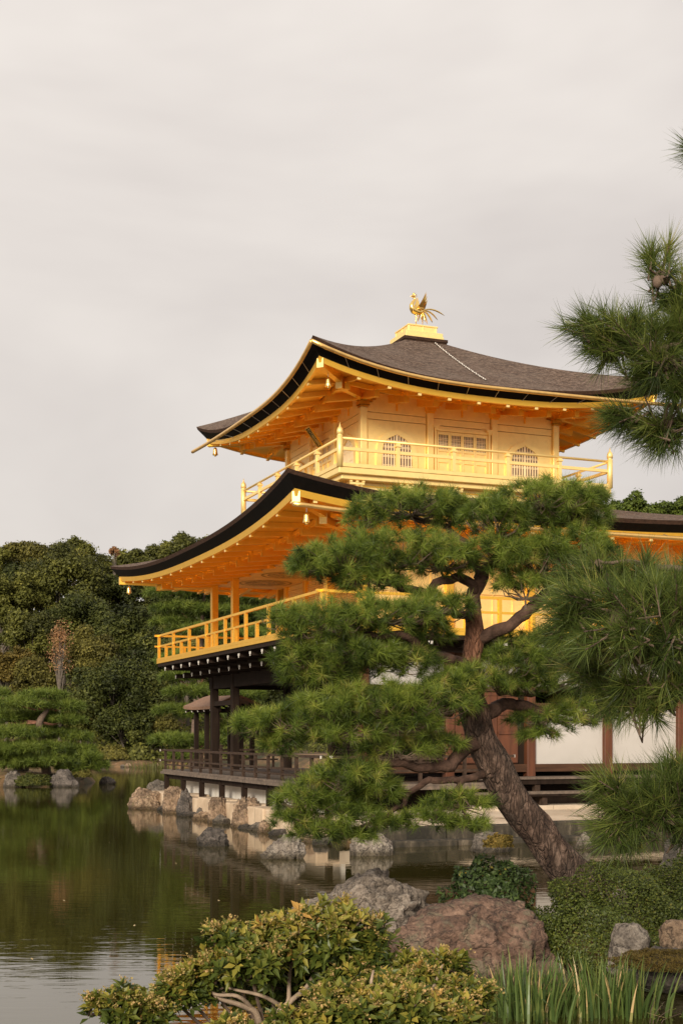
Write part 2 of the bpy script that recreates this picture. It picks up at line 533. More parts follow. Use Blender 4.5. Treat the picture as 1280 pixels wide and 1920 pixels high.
def to_local(X, Y):
    dx, dy = X - PO.x, Y - PO.y
    return cT * dx + sT * dy, -sT * dx + cT * dy


def W(a, b, z):
    return Vector((PO.x + a * cT - b * sT, PO.y + a * sT + b * cT, z))


def sstep(x, a, b):
    t = np.clip((x - a) / (b - a), 0, 1)
    return t * t * (3 - 2 * t)


def terrain_h(X, Y):
    n = .5 * np.sin(X * .31 + 1.3) + .5 * np.sin(Y * .27 + X * .13) + .35 * np.sin(X * .9 - Y * .7)
    h = np.full_like(X, -.9)
    a, b = to_local(X, Y)
    isl = sstep(a, -2.6, -2.2) * sstep(b, -5.5, -5.2) * np.maximum(1 - sstep(b, 12.0, 13.0), sstep(a, 3.5, 6) * (1 - sstep(b, 22, 27)))
    h = np.maximum(h, -.9 + isl * 1.35)
    h = np.maximum(h, -.9 + sstep(a, 14, 18) * sstep(b, -30, -26) * 1.8)
    ys = 93 + 2.5 * np.sin(X * .21) + 1.5 * np.sin(X * .5) - .25 * np.maximum(X + 5, 0)
    d = Y - ys
    far = -.9 + 1.3 * sstep(d, -1.5, 1.2) + .05 * np.clip(d, 0, 30) + .16 * np.clip(d - 12, 0, 80) + .2 * n * sstep(d, 0, 8)
    h = np.maximum(h, far)
    e = np.sqrt(((X + 18.2) / 7.2) ** 2 + ((Y - 62.5) / 6) ** 2) + .05 * n
    h = np.maximum(h, -.9 + 1.4 * (1 - sstep(e, .84, 1.04)) + .25 * (1 - sstep(e, 0, .8)))
    e = np.sqrt(((X - 3.9) / 2.15) ** 2 + ((Y - 13.7) / 1.75) ** 2) + .04 * n
    h = np.maximum(h, -.9 + 1.4 * (1 - sstep(e, .7, 1.05)))
    e = np.sqrt(((X - .9) / 1.9) ** 2 + ((Y - 13.6) / 1.5) ** 2) + .05 * n
    h = np.maximum(h, -.9 + 1.05 * (1 - sstep(e, .6, 1.05)))
    h = np.maximum(h, -.9 + 1.5 * (1 - sstep(Y + .2 * n, 5.4, 6.6)))
    h = np.maximum(h, -.9 + 1.5 * sstep(X + .2 * n, 4.6, 5.6) * (1 - sstep(Y, 17, 19)))
    return h


xs = np.unique(np.concatenate([np.linspace(-700, -70, 30), np.linspace(-70, -8, 110), np.linspace(-8, 14, 130), np.linspace(14, 80, 50), np.linspace(80, 700, 30)]))
ys = np.unique(np.concatenate([np.linspace(-60, -2, 15), np.linspace(-2, 20, 120), np.linspace(20, 60, 110), np.linspace(60, 130, 100), np.linspace(130, 220, 40), np.linspace(220, 1200, 25)]))
XX, YY = np.meshgrid(xs, ys)
ZZ = terrain_h(XX, YY)
g = MB()
nx = len(xs)
g.v = list(zip(XX.ravel().tolist(), YY.ravel().tolist(), ZZ.ravel().tolist()))
g.f = [(j * nx + i, j * nx + i + 1, (j + 1) * nx + i + 1, (j + 1) * nx + i) for j in range(len(ys) - 1) for i in range(nx - 1)]
g.mi = [0] * len(g.f)
tag(g.build('ground', 'earth', smooth=True), kind='structure')


def hgt(x, y):
    return float(terrain_h(np.array([float(x)]), np.array([float(y)]))[0])


# lawn sheet on the little island
g = MB()
rows = []
for i in range(13):
    r = i / 12 * .84
    rows.append([(-18.2 + 7.2 * r * math.cos(t), 62.5 + 6 * r * math.sin(t), hgt(-18.2 + 7.2 * r * math.cos(t), 62.5 + 6 * r * math.sin(t)) + .012) for t in [k / 40 * 2 * math.pi for k in range(41)]])
g.grid(rows)
tag(g.build('lawn', 'lawn', smooth=True), kind='structure')
g = MB(); g.add([(-700, -60, 0), (700, -60, 0), (700, 300, 0), (-700, 300, 0)], [(0, 1, 2, 3)])
tag(g.build('pond_water', 'pond water'), kind='structure')

# ------------------------------------------------------------------ the golden pavilion (local frame: a along the right face, b along the left face)
pav = empty('pavilion', PO, TH, 'three storey golden pavilion with dark curved shingle roofs standing at the pond edge', 'pavilion')
A0, A1, B0, B1 = -1.3, 7.2, -3.1, 8.6     # walls of the two lower storeys


class Roof:
    def __init__(s, ea, eb, inner_a, inner_b, hm, sweep, htop, thk, thk2, fas, lin_=.9, bow=.12, pw=2.6):
        s.ea, s.eb, s.ia, s.ib, s.hm, s.sw, s.ht = ea, eb, inner_a, inner_b, hm, sweep, htop
        s.thk, s.thk2, s.fas, s.lin, s.bow, s.pw = thk, thk2, fas, lin_, bow, pw
        s.C = [Vector((ea[0], eb[0], 0)), Vector((ea[1], eb[0], 0)), Vector((ea[1], eb[1], 0)), Vector((ea[0], eb[1], 0))]
        s.I = [Vector((inner_a[0], inner_b[0], 0)), Vector((inner_a[1], inner_b[0], 0)), Vector((inner_a[1], inner_b[1], 0)), Vector((inner_a[0], inner_b[1], 0))]
        s.N = [Vector((0, 1, 0)), Vector((-1, 0, 0)), Vector((0, -1, 0)), Vector((1, 0, 0))]   # inward

    def k(s, q):
        return abs(2 * q - 1) ** s.pw

    def top(s, side, q, t):
        e = s.C[side].lerp(s.C[(side + 1) % 4], q) + s.N[side] * s.bow * (1 - s.k(q))
        i = s.I[side].lerp(s.I[(side + 1) % 4], q)
        p = e.lerp(i, t)
        p.z = H + s.hm + (s.ht - s.hm) * (s.lin * t + (1 - s.lin) * t * t) + s.sw * s.k(q) * (1 - t) ** 2
        return p

    def edge(s, side, q, inset, dz):
        """a point inset from the eave line, mitred at the corners"""
        c0, c1 = s.C[side], s.C[(side + 1) % 4]
        Ln = (c1 - c0).length; d = (c1 - c0) / Ln
        x = inset + q * (Ln - 2 * inset)
        p = c0 + d * x + s.N[side] * (inset + s.bow * (1 - s.k(q)))
        p.z = H + s.hm + s.sw * s.k(q) + dz
        return p

    def bot(s, q):
        return -(s.thk + s.thk2 * s.k(q))


def qs(n):
    return [.5 - .5 * math.cos(math.pi * (.12 + .76 * i / n)) / math.cos(math.pi * .12) for i in range(n + 1)]


def build_roof(name, r, gw, ov, hw, spacing, sides_under, gold='bounce tinted gold'):
    """top skin + dark edge as the roof part; fascia, soffit, rafters as its sub-parts. ov: overhang to the wall, hw: soffit height at the wall"""
    Q = qs(28)
    m = MB()
    for sd in range(4):
        m.grid([[r.top(sd, q, t) for q in Q] for t in [i / 14 for i in range(15)]], 'roof shingles')
        # bark edge: thin brown rim, then the black layered band leaning inwards
        m.grid([[r.edge(sd, q, .0 if i == 0 else (.015, .03)[i - 1], (0, -.045, -.09)[i]) for q in Q] for i in (2, 1, 0)], 'edge brown')
        m.grid([[r.edge(sd, q, .03 + .22 * i / 3, -.09 + (r.bot(q) + .09) * i / 3) for q in Q] for i in (3, 2, 1, 0)], 'black lacquer')
    roof = m.build(name, None, pav, smooth=False)
    me = roof.data
    me.polygons.foreach_set('use_smooth', [True] * len(me.polygons))
    g = MB()
    for sd in range(4):
        f0 = lambda q: r.bot(q) + .012
        f1 = lambda q: r.bot(q) - r.fas
        g.grid([[r.edge(sd, q, .262, f1(q)) for q in Q], [r.edge(sd, q, .24, f0(q)) for q in Q]])
        g.grid([[r.edge(sd, q, .345, f1(q)) for q in Q], [r.edge(sd, q, .262, f1(q)) for q in Q]])
        g.grid([[r.edge(sd, q, .345, f1(q) + .07) for q in Q], [r.edge(sd, q, .345, f1(q)) for q in Q]])
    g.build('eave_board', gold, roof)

    def soff(sd, q, i):
        """soffit point inset i (0.33..ov)"""
        t = (i - .33) / (ov - .33)
        p = r.edge(sd, q, i, 0)
        z0 = r.hm + r.bot(q) - r.fas + .06
        up = r.sw * r.k(q) * max(0, 1 - t) ** 1.4
        p.z = H + z0 * (1 - t) + hw * t + up
        return p
    g = MB()
    for sd in range(4):
        st = [.33 + (ov - .33) * i / 6 for i in range(7)]
        g.grid([[soff(sd, q, i) for q in Q] for i in st])
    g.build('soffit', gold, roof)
    # the board on which the flying rafters rest
    k_in = .33 + (ov - .33) * .46
    g = MB()
    for sd in sides_under:
        lo = [[soff(sd, q, k_in + di) + Vector((0, 0, dz)) for q in Q] for di, dz in ((0, -.02), (0, -.13), (.09, -.13), (.09, -.02))]
        g.grid(lo)
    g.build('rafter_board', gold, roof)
    # rafters
    for sd in sides_under:
        c0, c1 = r.C[sd], r.C[(sd + 1) % 4]
        Ln = (c1 - c0).length
        nn = int((Ln - .7) / spacing)
        for j in range(nn + 1):
            x = Ln / 2 + (j - nn / 2) * spacing
            room = min(x, Ln - x) - .1
            g = MB()
            for i0, i1, w, h in ((.30, min(k_in + .05, room), .085, .115), (k_in - .10, min(ov + .12, room), .13, .19)):
                if i1 - i0 < .12:
                    continue

                def at(i):
                    q = (x - i) / (Ln - 2 * i) if Ln > 2 * i else .5
                    return soff(sd, min(max(q, 0), 1), i)
                dz = Vector((0, 0, -(.058 if w < .12 else .18)))
                segs = [i0 + (i1 - i0) * u / 3 for u in range(4)]
                for u in range(3):
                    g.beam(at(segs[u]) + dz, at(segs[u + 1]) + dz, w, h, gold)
                tip = at(i0) + dz
                n_ = -r.N[sd] * .012
                g.beam(tip, tip + n_, w * 1.04, h * 1.03, 'gold wall leaf' if w < .1 else gold)
            if g.v:
                g.build('rafter', None, roof)
    # hip rafters with end caps
    for ci in range(4):
        c = r.C[ci]; d = (r.I[ci] - c); d.z = 0; d.normalize()
        g = MB()
        for i0, i1, dz in ((.30, ov * .6, -.08), (ov * .5, ov + .1, -.2)):
            a_ = soff(ci, 0, i0) + Vector((0, 0, dz)); b_ = soff(ci, 0, i1) + Vector((0, 0, dz))
            g.beam(a_, b_, .15, .2, gold)
            g.beam(a_, a_ - d * .02, .165, .215, 'gold wall leaf')
        g.build('hip_rafter', None, roof)
    return roof, soff


up = Roof((-2.14, 7.64), (-2.14, 7.64), (2.12, 3.38), (2.12, 3.38), 8.47, .65, 10.66, .23, .16, .12, bow=.14)
low = Roof((-3.95, 9.85), (-5.5, 11.25), (-.75, 6.25), (-.75, 6.25), 4.83, .5, 5.95, .25, .11, .13, lin_=.8, bow=.18)
uroof, usoff = build_roof('upper_roof', up, 5.5, 2.14, 8.62, .8, (0, 1, 2, 3))
lroof, lsoff = build_roof('lower_roof', low, 8.5, 2.5, 4.74, 1.03, (0, 2, 3))

# roof pedestal
g = MB()
c = 2.75
g.box(c - .66, c + .66, c - .66, c + .66, H + 10.40, H + 10.60)
g.box(c - .63, c + .63, c - .63, c + .63, H + 10.60, H + 10.70)
g.box(c - .65, c + .65, c - .65, c + .65, H + 10.70, H + 10.78)
g.build('roof_cap', 'edge brown', uroof)
g = MB()
g.box(c - .57, c + .57, c - .57, c + .57, H + 10.78, H + 10.86)
g.box(c - .55, c + .55, c - .55, c + .55, H + 10.86, H + 10.97)
g.box(c - .43, c + .43, c - .43, c + .43, H + 10.97, H + 11.14)
g.box(c - .45, c + .45, c - .45, c + .45, H + 11.14, H + 11.18)
for k in (-1, 0, 1):
    g.box(c + k * .4 - .02, c + k * .4 + .02, c - .445, c - .43, H + 10.98, H + 11.14)
    g.box(c - .445, c - .43, c + k * .4 - .02, c + k * .4 + .02, H + 10.98, H + 11.14)
g.lathe([(.16, 0), (.13, .04), (.05, .06)], (c, c, H + 11.18))
g.build('statue_pedestal', 'gold wall leaf', uroof, bevel=.008)

# gutters with hanging straps
def gutter(side, drop, out, ext0, ext1, parent, rad=.04, q0=0, q1=1, roof=up, straps=True, sag=.55):
    g = MB(); pts = []
    for i in range(25):
        q = q0 + (q1 - q0) * i / 24
        p = roof.edge(side, q, -out, 0)
        kk = roof.k(q) if (q < .5) == (side == 0) else 0
        p.z = H + roof.hm + roof.sw * kk * sag + drop(q)
        pts.append(p)
    d0 = (pts[0] - pts[1]).normalized(); d1 = (pts[-1] - pts[-2]).normalized()
    if ext0: pts = [pts[0] + d0 * ext0] + pts
    if ext1: pts = pts + [pts[-1] + d1 * ext1]
    g.tube(pts, rad, 8)
    o = g.build('gutter', 'bamboo gutter', parent, smooth=True)
    if straps:
        g = MB()
        for i in range(1, 24):
            if i % 2: continue
            q = q0 + (q1 - q0) * i / 24
            p = pts[i + (1 if ext0 else 0)]
            e = roof.edge(side, q, .27, roof.bot(q) - .02)
            g.tube([p, e], .008, 4)
        g.build('strap', 'light metal', o)


gutter(0, lambda q: -.10 + .04 * q, .05, 0, 1.5, uroof, rad=.05, sag=.93)
gutter(3, lambda q: -.06 - .04 * q, .05, .15, 0, uroof, rad=.05, sag=.93)
gutter(0, lambda q: -.38, .06, .25, 0, lroof, roof=low, rad=.05, q0=.03, sag=.35)

# columns, third storey
w3 = 5.5
C3 = []
for i in range(4):
    for (a, b_) in ((i * w3 / 3, 0), (i * w3 / 3, w3), (0, i * w3 / 3), (w3, i * w3 / 3)):
        if not any(abs(a - x) + abs(b_ - y) < .01 for x, y in C3):
            C3.append((a, b_))
for a, b_ in C3:
    g = MB(); g.box(a - .085, a + .085, b_ - .085, b_ + .085, H + 6.42, H + 8.20)
    g.build('column', 'gold wall leaf', pav, bevel=.012)


def bracket(a, b_, z, out, along, parent, s=1.0, mat='bounce tinted gold'):
    """bearing block, cross arms and small blocks; out = outward direction"""
    o, l = Vector(out + (0,)), Vector(along + (0,))
    c = Vector((a, b_, z))
    g = MB()

    def blk(p, w, h):
        g.box(p.x - w, p.x + w, p.y - w, p.y + w, p.z, p.z + h)
    blk(c, .13 * s, .10 * s)
    blk(c + Vector((0, 0, -.05 * s)), .10 * s, .05 * s)
    for dd in (l, o):
        if dd.length == 0: continue
        n_ = .34 * s
        g.beam(c + Vector((0, 0, .15 * s)) - dd * n_ * .75, c + Vector((0, 0, .15 * s)) + dd * n_ * .75, .075 * s, .08 * s)
        g.beam(c + Vector((0, 0, .20 * s)) - dd * n_, c + Vector((0, 0, .20 * s)) + dd * n_, .075 * s, .05 * s)
        for k in (-1, 0, 1):
            p = c + dd * n_ * k * .88 + Vector((0, 0, .225 * s))
            blk(p, .058 * s, .075 * s)
    e = c + o * .34 * s + Vector((0, 0, .30 * s))
    g.beam(e - l * .3 * s, e + l * .3 * s, .07 * s, .08 * s)
    for k in (-1, 0, 1):
        blk(e + l * .26 * s * k + Vector((0, 0, .05 * s)), .05 * s, .06 * s)
    tail = c + o * .34 * s + Vector((0, 0, .17 * s))
    g.beam(tail, tail + o * .2 * s + Vector((0, 0, -.05 * s)), .06 * s, .08 * s)
    return g.build('bracket', mat, parent)


for a, b_ in C3:
    ox = (-1 if a == 0 else 1 if a == w3 else 0); oy = (-1 if b_ == 0 else 1 if b_ == w3 else 0)
    if ox and oy:
        bracket(a, b_, H + 8.2, (ox * .72, oy * .72), (1, 0), pav)
        bracket(a, b_, H + 8.2, (ox * 1.0, 0), (0, 1), pav)
    else:
        bracket(a, b_, H + 8.2, (ox, oy), (abs(oy), abs(ox)), pav)


def facing(face, s0, z, out=0):
    """point on a face of the third storey; s0 runs along it"""
    w = w3
    if face == 'east': return Vector((s0, -out, z))
    if face == 'south': return Vector((-out, s0, z))
    if face == 'north': return Vector((w + out, s0, z))
    return Vector((s0, w + out, z))


def fbox(g, face, s0, s1, z0, z1, o0, o1, m=None):
    p, q = facing(face, s0, z0, o0), facing(face, s1, z1, o1)
    g.box(min(p.x, q.x), max(p.x, q.x), min(p.y, q.y), max(p.y, q.y), min(p.z, q.z), max(p.z, q.z), m)


def katomado():
    """ogee outline, width 1 (-.5..*.5), height 1"""
    right = [(.5, 0), (.49, .3), (.475, .55), (.46, .62), (.43, .72), (.37, .80), (.29, .865), (.20, .905), (.11, .94), (.05, .965), (0, 1.0)]
    return right + [(-x, y) for x, y in right[-2::-1]]


def prism(g, face, outline, o0, o1, m=None, inner=None):
    """extrude an outline (s,z) between o0 and o1; with inner, a ring"""
    n = len(outline)
    if inner is None:
        vs = [facing(face, s_, z_, o1) for s_, z_ in outline] + [facing(face, s_, z_, o0) for s_, z_ in outline]
        fs = [tuple(range(n))] + [(i, (i + 1) % n, n + (i + 1) % n, n + i) for i in range(n)]
        g.add(vs, fs, m)
    else:
        vs = [facing(face, s_, z_, o) for o in (o1, o0) for ring in (outline, inner) for s_, z_ in ring]
        fs = []
        for i in range(n - 1):
            fs += [(i, i + 1, n + i + 1, n + i), (i, 2 * n + i, 2 * n + i + 1, i + 1), (n + i, n + i + 1, 3 * n + i + 1, 3 * n + i)]
        g.add(vs, fs, m)


FL3 = 6.42
for face in ('east', 'south', 'north', 'west'):
    g = MB()
    for i in range(3):
        for z0, z1 in ((FL3, 7.872), (7.888, 8.052), (8.066, 8.55)):
            fbox(g, face, i * w3 / 3 + .099, (i + 1) * w3 / 3 - .099, H + z0, H + z1, -.08, .0, 'gold wall leaf')
    fbox(g, face, .04, w3 - .04, H + FL3, H + 8.5, -.12, -.085, 'edge brown')
    wall = g.build('upper_wall', None, pav)
    g = MB()
    fbox(g, face, .085, w3 - .085, H + FL3, H + FL3 + .09, .002, .035)
    g.build('wall_rail', 'gold wall leaf', wall)
    # short strut between the columns under the eaves
    for i in range(3):
        g = MB(); sc = (i + .5) * w3 / 3
        fbox(g, face, sc - .02, sc + .02, H + 8.14, H + 8.36, .002, .03)
        fbox(g, face, sc - .11, sc + .11, H + 8.36, H + 8.44, .002, .08)
        fbox(g, face, sc - .07, sc + .07, H + 8.32, H + 8.36, .002, .06)
        g.build('strut', 'bounce tinted gold', wall)
    if face in ('north', 'west'):
        continue
    for i in (0, 2):
        sc = (i + .5) * w3 / 3
        wz, ww, wh = H + FL3 + .14, .86, 1.0
        ol = [(sc + x * (ww + .30), wz + y * (wh + .13)) for x, y in katomado()]
        inn = [(sc + x * ww, wz + y * wh) for x, y in katomado()]
        g = MB(); prism(g, face, ol, .002, .05, None, inn)
        fr = g.build('window', 'gold wall leaf', wall)
        g = MB(); prism(g, face, inn, .003, .008)
        g.build('pane', 'window paper', fr)
        g = MB()
        def topat(x):
            x = abs(x) / ww
            pts = katomado()[:11]
            for (x1, y1), (x2, y2) in zip(pts, pts[1:]):
                if x2 <= x <= x1:
                    return wz + wh * (y1 + (y2 - y1) * ((x1 - x) / max(x1 - x2, 1e-6)))
            return wz + wh
        for k in range(-5, 6):
            x = k * .078
            wd = .026 if k == 0 else .011
            fbox(g, face, sc + x - wd, sc + x + wd, wz, topat(x), .008, .03)
        for zz in (.0, .17, .2, .40, .43, .64, .67, .82):
            half = ww / 2 * (1 if zz < .6 else .88 if zz < .7 else .68)
            fbox(g, face, sc - half, sc + half, wz + zz * wh, wz + zz * wh + .014, .008, .026)
        g.build('lattice', 'lattice white', fr)
    # four-leaf panel doors in the middle bay
    sc = w3 / 2
    g = MB()
    fbox(g, face, sc - .80, sc - .74, H + FL3 + .09, H + 7.82, .002, .06)
    fbox(g, face, sc + .74, sc + .80, H + FL3 + .09, H + 7.82, .002, .06)
    fbox(g, face, sc - .74, sc + .74, H + 7.74, H + 7.80, .002, .055)
    for k in (-1, 1):
        fbox(g, face, sc + k * .77 - .09, sc + k * .77 + .09, H + 7.80, H + 7.87, .002, .11)
        fbox(g, face, sc + k * .77 - .05, sc + k * .77 + .05, H + 7.74, H + 7.80, .06, .1)
    df = g.build('door_frame', 'gold wall leaf', wall)
    for k in range(4):
        x0 = sc - .72 + k * .36
        g = MB()
        for a_, b_, c_, d_ in ((0, .045, 0, 1.2), (.315, .36, 0, 1.2), (.045, .315, 0, .07), (.045, .315, .42, .48), (.045, .315, .70, .76), (.045, .315, 1.13, 1.2)):
            fbox(g, face, x0 + a_ + .003, x0 + b_ - .003 if b_ == .36 else x0 + b_, H + FL3 + .10 + c_, H + FL3 + .10 + d_, .002, .04)
        for lo_, hi_ in ((.07, .42), (.48, .70)):
            fbox(g, face, x0 + .045, x0 + .315, H + FL3 + .10 + lo_, H + FL3 + .10 + hi_, .002, .015)
        dr = g.build('door', 'gold wall leaf', df)
        g = MB(); fbox(g, face, x0 + .045, x0 + .315, H + FL3 + .86, H + FL3 + 1.23, .002, .008); g.build('pane', 'window paper', df)
        g = MB()
        for j in range(1, 6):
            fbox(g, face, x0 + .045 + j * .045 - .007, x0 + .045 + j * .045 + .007, H + FL3 + .86, H + FL3 + 1.23, .008, .028)
        for j in (.12, .16, .24, .28):
            fbox(g, face, x0 + .045, x0 + .315, H + FL3 + .86 + j - .006, H + FL3 + .86 + j + .006, .008, .026)
        g.build('lattice', 'lattice white', df)

# third-storey balcony
o3 = 1.03
bal = MB()
e0, e1 = -o3 - .03, w3 + o3 + .03
bal.box(e0, e1, e0, e1, H + 6.26, H + 6.41)
bal.box(e0 + .10, e1 - .10, e0 + .10, e1 - .10, H + 6.14, H + 6.26)
bal.box(e0 + .35, e1 - .35, e0 + .35, e1 - .35, H + 5.70, H + 6.14)
balcony = bal.build('upper_balcony', 'gold wall leaf', pav, bevel=.012)
g = MB(); g.box(e0 + .34, e1 - .34, e0 + .34, e1 - .34, H + 6.03, H + 6.06); g.build('moulding', 'bounce tinted gold', balcony)
for side in range(4):
    for k in range(6):
        t = e0 + .5 + (e1 - e0 - 1.0) * k / 5
        p = {0: (t, e0 + .35), 1: (e1 - .35, t), 2: (t, e1 - .35), 3: (e0 + .35, t)}[side]
        d = {0: (0, -1), 1: (1, 0), 2: (0, 1), 3: (-1, 0)}[side]
        bracket(p[0] + d[0] * .05, p[1] + d[1] * .05, H + 5.86, d, (abs(d[1]), abs(d[0])), balcony, .62, 'gold wall leaf')
cs = [(-o3, -o3), (w3 + o3, -o3), (w3 + o3, w3 + o3), (-o3, w3 + o3)]
for x, y in cs:
    g = MB()
    g.lathe([(.075, 0), (.075, .74), (.062, .745), (.062, .775), (.08, .78), (.078, .86), (.06, .92), (.03, .95), (.018, .98), (.004, 1.06)], (x, y, H + 6.41), 14)
    g.build('corner_post', 'gold wall leaf', balcony, smooth=True)
for i in range(4):
    p, q = Vector(cs[i] + (0,)), Vector(cs[(i + 1) % 4] + (0,))
    g = MB(); g.tube([p + Vector((0, 0, H + 7.10)), q + Vector((0, 0, H + 7.10))], .032, 8); g.build('rail', 'gold wall leaf', balcony, smooth=True)
    for zz, w_, h_ in ((6.85, .06, .075), (6.46, .09, .09)):
        g = MB(); g.beam(p + Vector((0, 0, H + zz)), q + Vector((0, 0, H + zz)), w_, h_); g.build('rail', 'gold wall leaf', balcony)
    for k in range(1, 10):
        c_ = p.lerp(q, k / 10)
        g = MB()
        if k % 1 == 0:
            g.box(c_.x - .045, c_.x + .045, c_.y - .045, c_.y + .045, H + 6.50, H + (6.99 if k % 2 == 0 else 6.81))
            if k % 2 == 0:
                g.box(c_.x - .07, c_.x + .07, c_.y - .07, c_.y + .07, H + 6.99, H + 7.03)
                g.box(c_.x - .05, c_.x + .05, c_.y - .05, c_.y + .05, H + 7.03, H + 7.07)
        if k % 2 == 0:
            g.build('railing_post', 'gold wall leaf', balcony)

# second storey: columns, walls, veranda
Lc = H + 4.62
cols2 = [(A0, B1), (A0, B1 - 2.1), (A0, B0), (A0, B0 + 2.1), (A1, B0), (A1, B1), (A0 + 2.1, B1)]
for i in range(1, 4):
    cols2.append((A0 + i * 2.125, B0))
for i in range(6):
    cols2.append((A0 + 2.1, B1 - .35 - i * 2.1 if i else B1 - .75))
for a, b_ in cols2:
    g = MB(); g.box(a - .1, a + .1, b_ - .1, b_ + .1, H + 2.27, Lc); g.build('column', 'bounce tinted gold', pav, bevel=.012)
g = MB()
g.beam((A0, B0, Lc + .09), (A0, B1, Lc + .09), .18, .2); g.beam((A0, B0, Lc + .09), (A1, B0, Lc + .09), .18, .2)
g.beam((A0, B1, Lc + .09), (A1, B1, Lc + .09), .18, .2)
g.build('eave_beam', 'bounce tinted gold', pav)
for i in range(11):                                     # small boat-shaped brackets along the front beam
    b_ = B0 + (B1 - B0) * i / 11
    bracket(A0, b_, Lc - .12, (-1, 0), (0, 1), pav, .55)
g = MB(); g.box(A0 + .09, A0 + 2.1, B0 + .1, B1 - .05, H + 4.50, H + 4.54)
ceil = g.build('veranda_ceiling', 'ceiling board', pav)
for i, b_ in enumerate((7.0, 4.9, 2.7)):
    g = MB()
    ring = lambda r_: [(A0 + 1.1 + r_ * math.cos(t), b_ + r_ * math.sin(t), H + 4.494) for t in [k / 40 * 2 * math.pi for k in range(41)]]
    g.grid([ring(.72), ring(.80)]); g.grid([ring(.10), ring(.62)])
    g.build('ceiling_painting', 'painted ring', ceil)
# right wall with panel seams
g = MB(); g.box(A0, A1, B0 + .02, B0 + .1, H + 2.27, Lc + .1)
w2 = g.build('middle_wall', 'gold wall leaf', pav)
g = MB()
for zz in (2.36, 3.25, 4.15, 4.45):
    g.box(A0 + .1, A1 - .1, B0 - .02, B0 + .018, H + zz, H + zz + .07)
for i in range(17):
    a = A0 + .1 + i * .53
    g.box(a - .012, a + .012, B0 - .008, B0 + .018, H + 2.43, H + 4.15)
g.build('wall_rail', 'gold wall leaf', w2)
# set-back front wall behind the veranda: shutters with fine slats
a = A0 + 2.1
g = MB(); g.box(a + .02, a + .1, B0, B1 - .75, H + 2.27, H + 4.5)
w2s = g.build('middle_wall', 'gold wall leaf', pav)
g = MB()
for k in range(22):
    g.box(a - .03, a + .018, B0 + .1, B1 - .85, H + 3.1 + k * .06, H + 3.1 + k * .06 + .028)
g.box(a - .04, a + .018, B0 + .1, B1 - .85, H + 2.95, H + 3.05)
g.build('shutter', 'gold wall leaf', w2s)
g = MB(); g.box(A1 - .1, A1, B0, B1, H + 2.27, Lc); g.build('middle_wall', 'gold wall leaf', pav)

VO = 1.2
va0, va1, vb0, vb1 = A0 - 1.48, A1 + VO, B0 - VO, B1 + 1.28
g = MB()
g.box(va0, va1, vb0, vb1, H + 2.19, H + 2.27)
ver = g.build('middle_veranda', 'bounce tinted gold', pav)
g = MB(); g.box(va0 + .03, va1 - .03, vb0 + .03, vb1 - .03, H + 2.09, H + 2.187); g.build('floor_frame', 'dark wood', ver)


def railing(parent, corners, zb, ztop, zmid, step, mat, prot, short, pw=.035, white_end=False):
    for i in range(len(corners) - 1):
        p, q = Vector(corners[i] + (0,)), Vector(corners[i + 1] + (0,))
        d = (q - p).normalized(); Ln = (q - p).length
        for zz, w_, h_ in ((ztop - .03, .07, .06), (zmid, .055, .05)):
            g = MB(); g.beam(p - d * prot + Vector((0, 0, zz)), q + d * prot + Vector((0, 0, zz)), w_, h_)
            g.build('rail', mat, parent)
            if white_end:
                g = MB()
                for e, s_ in ((p, -1), (q, 1)):
                    x = e + d * s_ * prot + Vector((0, 0, zz)); g.beam(x, x + d * s_ * .012, w_ * 1.08, h_ * 1.08)
                g.build('rail_end_cap', 'white paint', parent)
        n = int(round(Ln / step))
        for k in range(n + 1):
            if k == n and i < len(corners) - 2:
                continue
            c_ = p + d * Ln * k / n
            full = (not short) or k % 2 == 0 or k == n
            g = MB(); g.box(c_.x - pw, c_.x + pw, c_.y - pw, c_.y + pw, zb, (ztop - .06 if full else zmid - .025))
            g.build('railing_post', mat, parent)


i_ = .06
railing(ver, [(va1 - i_, vb0 + i_), (va0 + i_, vb0 + i_), (va0 + i_, vb1 - i_), (va0 + 3.3, vb1 - i_)], H + 2.27, H + 3.08, H + 2.72, .875, 'bounce tinted gold', .14, True, .04)
g = MB(); g.beam((va0 + .045, vb0, H + 2.31), (va0 + .045, vb1, H + 2.31), .09, .075); g.beam((va0, vb0 + .045, H + 2.31), (va1, vb0 + .045, H + 2.31), .09, .075)
g.build('kick_board', 'bounce tinted gold', ver)

# black beams and white-tipped joists under the veranda
g = MB()
g.box(A0 - .6, A0 - .42, B0 - .6, B1 + .6, H + 1.86, H + 2.02); g.box(A0 - .42, A1 + .6, B0 - .6, B0 - .42, H + 1.86, H + 2.02)
g.box(A0 - .42, A1, B1 + .42, B1 + .6, H + 1.86, H + 2.02)
g.build('bearer', 'dark wood', pav)
for row, (o_, zz, sp, s0) in enumerate(((1.40, 2.02, .93, 0), (.95, 1.80, .93, .45))):
    n = int((B1 - B0 + 1.6) / sp)
    for k in range(n + 1):
        b_ = B0 - .8 + s0 + k * sp
        if b_ > B1 + 1.0: continue
        g = MB(); g.beam((A0 - o_, b_, H + zz), (A0, b_, H + zz), .11, .13)
        jo = g.build('joist', 'dark wood', ver)
        g = MB(); g.beam((A0 - o_ - .012, b_, H + zz), (A0 - o_, b_, H + zz), .115, .06); g.beam((A0 - o_ - .012, b_, H + zz - .055), (A0 - o_, b_, H + zz - .055), .04, .05)
        g.build('end_cap', 'white paint', jo)
for k in range(9):
    a = A0 + .2 + k * .93
    g = MB(); g.beam((a, B0 - 1.12, H + 2.02), (a, B0, H + 2.02), .11, .13); jo = g.build('joist', 'dark wood', ver)
    g = MB(); g.beam((a, B0 - 1.132, H + 2.02), (a, B0 - 1.12, H + 2.02), .115, .07); g.build('end_cap', 'white paint', jo)

